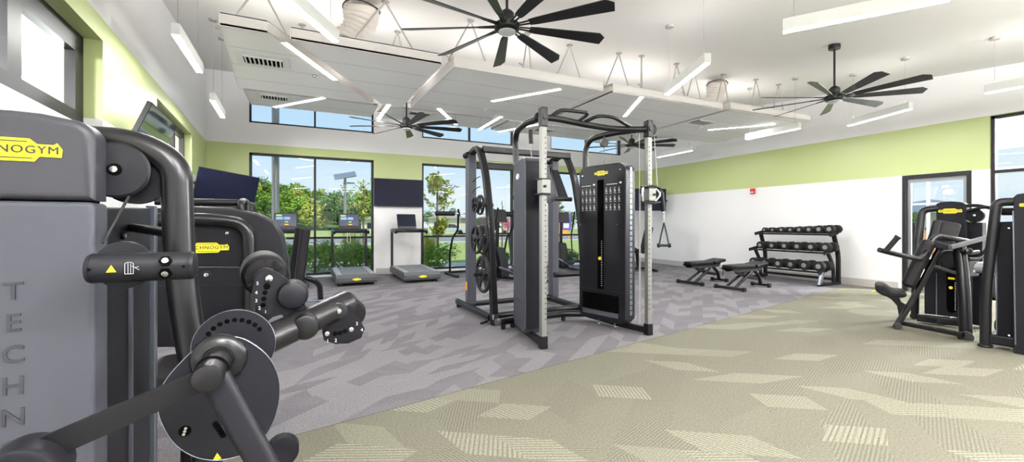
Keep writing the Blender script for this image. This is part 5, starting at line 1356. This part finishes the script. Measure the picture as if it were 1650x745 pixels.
# utility / play items: orange tank-like hut, purple banner, red blossom shrub
p = P(898, 364, d=40); o = thing('playground_tower', 'orange playground structure seen beside the right cable tower', 'playground', (p.x, p.y, ZG))
MB().box((p.x, p.y, .75), (1.6, 1.4, 1.1), bev=.05).build('play_panel', 'orange_paint', o)
for a in (-.75, .75):
    for b in (-.65, .65): MB().cyl((p.x+a, p.y+b, ZG), (p.x+a, p.y+b, 2.2), .06, 12).build('post', 'orange_paint', o)
p = P(912, 357, d=34); o = thing('banner_sign', 'purple banner sign beside the playground', 'sign', (p.x, p.y, ZG))
MB().box((p.x, p.y, 1.45), (.95, .04, 1.3)).build('banner', 'purple_paint', o); MB().cyl((p.x-.5, p.y, ZG), (p.x-.5, p.y, 2.3), .03, 10).build('pole', 'steel_post', o)
MB().box((p.x, p.y-.03, 1.15), (.5, .02, .35)).build('emblem', 'white_mark', o)
p = P(818, 375, d=46)
t = thing('blossom_tree', 'small pink blossoming tree across the road', 'tree', (p.x, p.y, ZG))
mat('blossom', (.75, .12, .25), .7, noise=.4)
f = leafball(700, 1., .09, 77).build('foliage', 'blossom', t, world=False, flat=True); f.scale = (1.1, 1.1, .9); f.location = (0, 0, 1.3)
MB().cyl((0, 0, 0), (0, 0, 1.2), .07, 8).build('trunk', 'bark', t, world=False)
# beyond the lobby window
struct(MB().box((40, 6, ZG-.05), (50, 30, .1)).build('ground_lawn', 'grass'), 'lawn seen through the lobby')
fz = thing('timber_fence', 'orange brown fence seen through the glass door', 'fence', (17.5, 6, ZG))
for k in range(9): MB().box((17.5, 2.6+k*.9, .55), (.06, .84, 1.1)).build('fence_panel', 'fence_wood', fz)
for k in range(10): MB().box((17.46, 2.15+k*.9, .62), (.09, .07, 1.35)).build('fence_post', 'frame_black', fz)
MB().box((17.44, 6.2, 1.12), (.04, 8.2, .05)).build('top_rail', 'frame_black', fz)
p = P(1500, 340, d=34)
hs_ = thing('pavilion', 'grey roofed pavilion seen through the glass door', 'house', (p.x, p.y, ZG))
MB().box((p.x, p.y, 1.0), (7, 5, 2.2)).build('wall', 'stucco', hs_)
MB().lathe((p.x, p.y, 2.1), Z3, [(6.2, 0), (.3, 1.1), (0, 1.15)], 4).build('roof', 'steel_post', hs_, flat=True)
p = P(1471, 346, d=30); tree('small round tree seen through the glass door', p.x, p.y, 2.3, 1.6, 'leaf_dark', seed=4, n=1500, leaf=.085, group=None)
# ================================================================ RIGHT HAND MACHINES
RY = V((.915, .404, 0))
def Q(u, v, d): return P(u, v, d=d)
rm = thing('shoulder_press_machine', 'black seated press machine with curved handles in front of the glass door', 'gym machine', (6.9, 2.4, 0))
XF = 7.39
tw = [(1508, 328.5), (1516, 325.5), (1532, 324.5), (1550, 326), (1557, 330), (1557, 440), (1508, 440)]
tc_ = MB().poly3([P(u, v, X=XF) for u, v in tw], X3, .11, .014).build('upper_cover', 'shroud', rm)
badge(tc_, P(1531, 340.3, X=XF)-X3*.001, -Y3, Z3, .225)
MB().poly3([P(1556, 358, X=XF+.05), P(1583, 359, X=XF+.05), P(1583, 470, X=XF+.05), P(1556, 470, X=XF+.05)], X3, .12, .006).build('rear_cover', 'shroud_dark', rm)
MB().cyl(P(1570, 347.5, X=XF), P(1570, 347.5, X=XF)+X3*.05, .085, 36, .008).build('top_pulley', 'shroud_dark', rm)
MB().cyl(P(1570, 347.5, X=XF)-X3*.01, P(1570, 347.5, X=XF), .016, 20, .003).build('pulley_bolt', 'chrome', rm)
MB().rtube([P(1558, 332, X=XF+.03), P(1575, 331, X=XF), P(1600, 336, X=XF-.1)], .05, .04, .08).rtube([P(1560, 340, X=XF), P(1580, 335, X=XF-.05), P(1596, 334, X=XF-.1)], .035, .03, .06).build('top_link', 'tube', rm)
# tall bent frame tube on the left
MB().tube([P(1512, 336, X=7.42), P(1486, 338, X=7.38), P(1477, 420, X=7.30), P(1474, 509, X=7.28)], .042, [0, .22, .5, 0], n=20, nf=8).build('frame_tube', 'tube', rm)
MB().cyl(P(1474, 513, X=7.28)*1, P(1474, 513, X=7.28)+Z3*.05, .05, 18, .01).build('foot', 'rubber', rm)
# lower weight housing
XL = 7.08
lh = MB().poly3([P(1489, 418, X=XL), P(1562, 418, X=XL), P(1562, 514, X=XL), P(1489, 506, X=XL)], X3, .28, .008).build('weight_housing', 'shroud', rm)
q0, q1 = P(1509, 440, X=XL-.003), P(1509, 508, X=XL-.003); MB().bar(q0, q1, .006, .012, up=(0, 1, 0)).build('edge_strip', 'silver_strip', lh)
MB().poly3([P(1525, 432, X=XL-.002), P(1543, 432, X=XL-.002), P(1543, 496, X=XL-.002), P(1540, 503, X=XL-.002), P(1534, 505, X=XL-.002), P(1528, 503, X=XL-.002), P(1525, 496, X=XL-.002)], X3, .006).build('stack_slot', 'hole_black', lh)
MB().obox(P(1533, 449, X=XL-.006), Y3, X3, Z3, (.06, .003, .025), .001).build('warning_plate', 'yellow', lh)
MB().cyl(P(1532, 464, X=XL-.012), P(1532, 464, X=XL), .018, 18, .003).build('selector_pin', 'yellow', lh)
nb = MB()
for k in range(16): nb.obox(P(1539.3, 456+k*2.9, X=XL-.006), Y3, X3, Z3, (.010, .002, .008))
nb.build('weight_numbers', 'white_mark', lh)
MB().obox(P(1546, 486, X=XL-.004), Y3, X3, Z3, (.03, .003, .20)).build('instruction_card', 'silver_strip', lh)
MB().poly3([P(1560, 446, X=XL+.1), P(1582, 446, X=XL+.1), P(1582, 526, X=XL+.1), P(1560, 522, X=XL+.1)], X3, .3, .006).build('side_cover', 'shroud_dark', rm)
# front frame: slanted post, floor rail, upright
d1 = 5.1
MB().rtube([P(1446, 523, z=.05), Q(1470, 485, 5.1), Q(1518, 395, 4.95)], .07, .05, .2).build('slanted_post', 'tube', rm)
MB().cyl(P(1446, 526, z=0), P(1446, 526, z=.04), .042, 20, .01).build('foot', 'rubber', rm)
MB().rtube([P(1449, 520, z=.07), P(1552, 540, z=.07)], .05, .05).build('base_rail', 'tube', rm)
MB().rtube([P(1500, 517, z=.06), P(1550, 512, z=.06)], .08, .06).build('base_rail', 'tube_dark', rm)
MB().rtube([P(1478, 512, z=.07), P(1565, 522, z=.07)], .08, .09).build('base_rail', 'tube_dark', rm)
MB().tube([P(1556, 543, z=.0), Q(1554, 470, 4.80), Q(1546, 398, 4.9)], .055, .3, n=20).build('front_upright', 'tube', rm)
MB().cyl(P(1556, 544, z=0), P(1556, 544, z=.03), .065, 22, .008).build('foot', 'rubber', rm)
# pads
def slab(u0, v0, u1, v1, d0, d1_, w, dep, bev=.045):
    a, b = Q(u0, v0, d0), Q(u1, v1, d1_); dd = (b-a).normalized(); nn = dd.cross(V(((a+b).x, (a+b).y, 0)).normalized()).normalized()
    return MB().obox((a+b)/2, nn, nn.cross(dd), dd, (w, dep, (b-a).length), bev, 4)
slab(1462, 462, 1497, 388, 5.15, 5.05, .13, .38).build('back_pad', 'pad', rm)
slab(1513, 398, 1527, 358, 5.15, 5.15, .24, .10, .03).build('chest_pad', 'pad', rm)
slab(1502, 390, 1511, 358, 5.25, 5.25, .09, .30, .03).build('head_pad', 'pad', rm)
st_ = MB().poly3(smooth_loop([Q(1410, 464, 5.1), Q(1412, 456, 5.1), Q(1424, 457, 5.1), Q(1437, 465, 5.1), Q(1454, 467, 5.1), Q(1460, 472, 5.1), Q(1456, 477, 5.1), Q(1436, 477, 5.1), Q(1420, 473, 5.1)], 3), -RY, .34, .03)
st_.move(RY*.15); st_.build('seat', 'pad', rm)
MB().poly3([Q(1420, 473, 5.15), Q(1448, 478, 5.15), Q(1452, 486, 5.15), Q(1459, 490, 5.15), Q(1452, 503, 5.15), Q(1448, 508, 5.15), Q(1445, 492, 5.15), Q(1436, 482, 5.15)], -RY, .05, .006).build('seat_support', 'tube_dark', rm)
MB().obox(Q(1410, 470, 5.05), X3, Y3, Z3, (.05, .05, .015), .004).build('adjuster_lever', 'yellow', rm)
# press arms
MB().tube([Q(1417, 403, 4.7), Q(1452, 412, 4.75), Q(1484, 418, 4.85), Q(1494, 404, 4.95), Q(1502, 385, 5.0), Q(1514, 380, 5.0), Q(1560, 389, 5.1)], .027, [0, .1, .12, .12, .12, .12, 0], n=18).build('press_arm', 'tube', rm)
MB().tube([Q(1427, 405, 4.7), Q(1446, 383, 4.62)], .026, n=18).cyl(Q(1445, 384, 4.62), Q(1448, 381, 4.61), .031, 18, .004).build('grip', 'rubber', rm)
MB().rtube([Q(1531, 399, 4.8), Q(1590, 383, 4.9)], .035, .05).build('lever_arm', 'tread_side', rm)
MB().rtube([Q(1505, 393, 4.95), Q(1532, 401, 4.85)], .07, .08).build('pivot_block', 'shroud_dark', rm)
MB().cyl(Q(1526, 416, 5.0)-RY*.05, Q(1526, 416, 5.0)+RY*.12, .12, 36, .012).build('cam_wheel', 'shroud_dark', rm)
MB().tube([Q(1516, 428, 5.0), Q(1513, 414, 4.85), Q(1520, 404, 4.8), Q(1534, 404, 4.8)], .014, .08).build('cable', 'tube', rm)
MB().tube([Q(1548, 402, 4.8), Q(1560, 408, 4.8), Q(1576, 406, 4.85)], .022, .05).cyl(Q(1559, 405, 4.75), Q(1562, 404, 4.7), .03, 16, .008).build('pivot_link', 'tube', rm)
MB().tube([Q(1560, 418, 5), Q(1580, 418, 5), Q(1592, 400, 5)], .022, .1).build('pivot_link', 'tube_dark', rm)
MB().rtube([Q(1500, 428, 5.0), Q(1548, 443, 4.85)], .045, .045).build('cross_brace', 'tube_dark', rm)
MB().cyl(Q(1556, 432, 5.2), Q(1604, 431, 5.2), .075, 30, .012).build('cross_cylinder', 'tread_side', rm)
for u in (1568, 1598): MB().cyl(Q(u, 437, 5.12), Q(u, 437, 5.16), .018, 6).build('bolt', 'chrome', rm)

# machine at the right edge
em = thing('chest_press_machine', 'black weight machine cut off by the right edge of the picture', 'gym machine', (6.35, 1.7, 0))
XE = 6.2
ec = MB().poly3([P(1632, 318, X=XE), P(1638, 313, X=XE), P(1664, 309, X=XE), P(1705, 309, X=XE), P(1712, 316, X=XE), P(1712, 590, X=XE), P(1632, 570, X=XE)], X3, .12, .014).build('upper_cover', 'shroud', em)
badge(ec, P(1669, 330, X=XE)-X3*.001, -Y3, Z3, .205)
XH = 6.30
eh = MB().poly3([P(1604, 358, X=XH), P(1634, 357, X=XH), P(1634, 562, X=XH), P(1604, 552, X=XH)], X3, .2, .008).build('weight_housing', 'shroud_dark', em)
MB().bar(P(1606, 360, X=XH-.003), P(1606, 551, X=XH-.003), .006, .008, up=(0, 1, 0)).build('edge_strip', 'silver_strip', eh)
MB().bar(P(1632.5, 340, X=XE-.003), P(1636.5, 556, X=XE-.003), .006, .010, up=(0, 1, 0)).build('edge_strip', 'silver_strip', ec)
for v in (368, 541): MB().cyl(P(1626, v, X=XH-.006), P(1626, v, X=XH), .009, 14, .002).build('bolt_head', 'chrome', eh)
MB().tube([P(1636, 325, X=6.3), P(1606, 326, X=6.28), P(1597, 400, X=6.27), P(1588, 480, X=6.26), P(1588, 558, X=6.26)], .042, [0, .2, .5, .5, 0], n=22, nf=8).build('frame_tube', 'tube', em)
MB().cyl(V((6.26, 1.815, 0)), V((6.26, 1.815, .03)), .055, 20, .008).build('foot', 'rubber', em)
MB().tube([P(1612, 341, X=6.4), P(1636, 341, X=6.4)], .04, n=18).build('cross_tube', 'tube_dark', em)
MB().rtube([(6.28, 1.80, .09), (6.30, 1.2, .09)], .08, .10).build('base_rail', 'tube_dark', em)
MB().cyl((6.40, 1.78, .22), (6.40, 1.55, .22), .06, 26, .01).build('rear_roller', 'tread_side', em)
MB().rtube([(6.42, 1.85, .05), (7.1, 1.9, .05)], .07, .08).build('base_rail', 'tube_dark', em)
EXPOSURE = 0.92
# ================================================================ CAMERA
cd = bpy.data.cameras.new('camera'); cam = bpy.data.objects.new('camera', cd); COL.objects.link(cam)
cam.location = (0, 0, EYE); cam.rotation_euler = (PI/2, 0, -TH)
cd.sensor_fit = 'HORIZONTAL'; cd.sensor_width = 36; cd.lens = 36*FPX/1650.; cd.shift_y = -(372.5-V0)/1650.; cd.clip_start = .05; cd.clip_end = 500
sc = bpy.context.scene; sc.camera = cam
sc.view_settings.view_transform = 'Standard'; sc.view_settings.look = 'None'; sc.view_settings.gamma = 1; sc.view_settings.use_curve_mapping = False
sc.view_settings.exposure = EXPOSURE
sc.cycles.use_denoising = True
sc.cycles.max_bounces = 8; sc.cycles.diffuse_bounces = 4; sc.cycles.transparent_max_bounces = 12
sc.cycles.sample_clamp_indirect = 4.
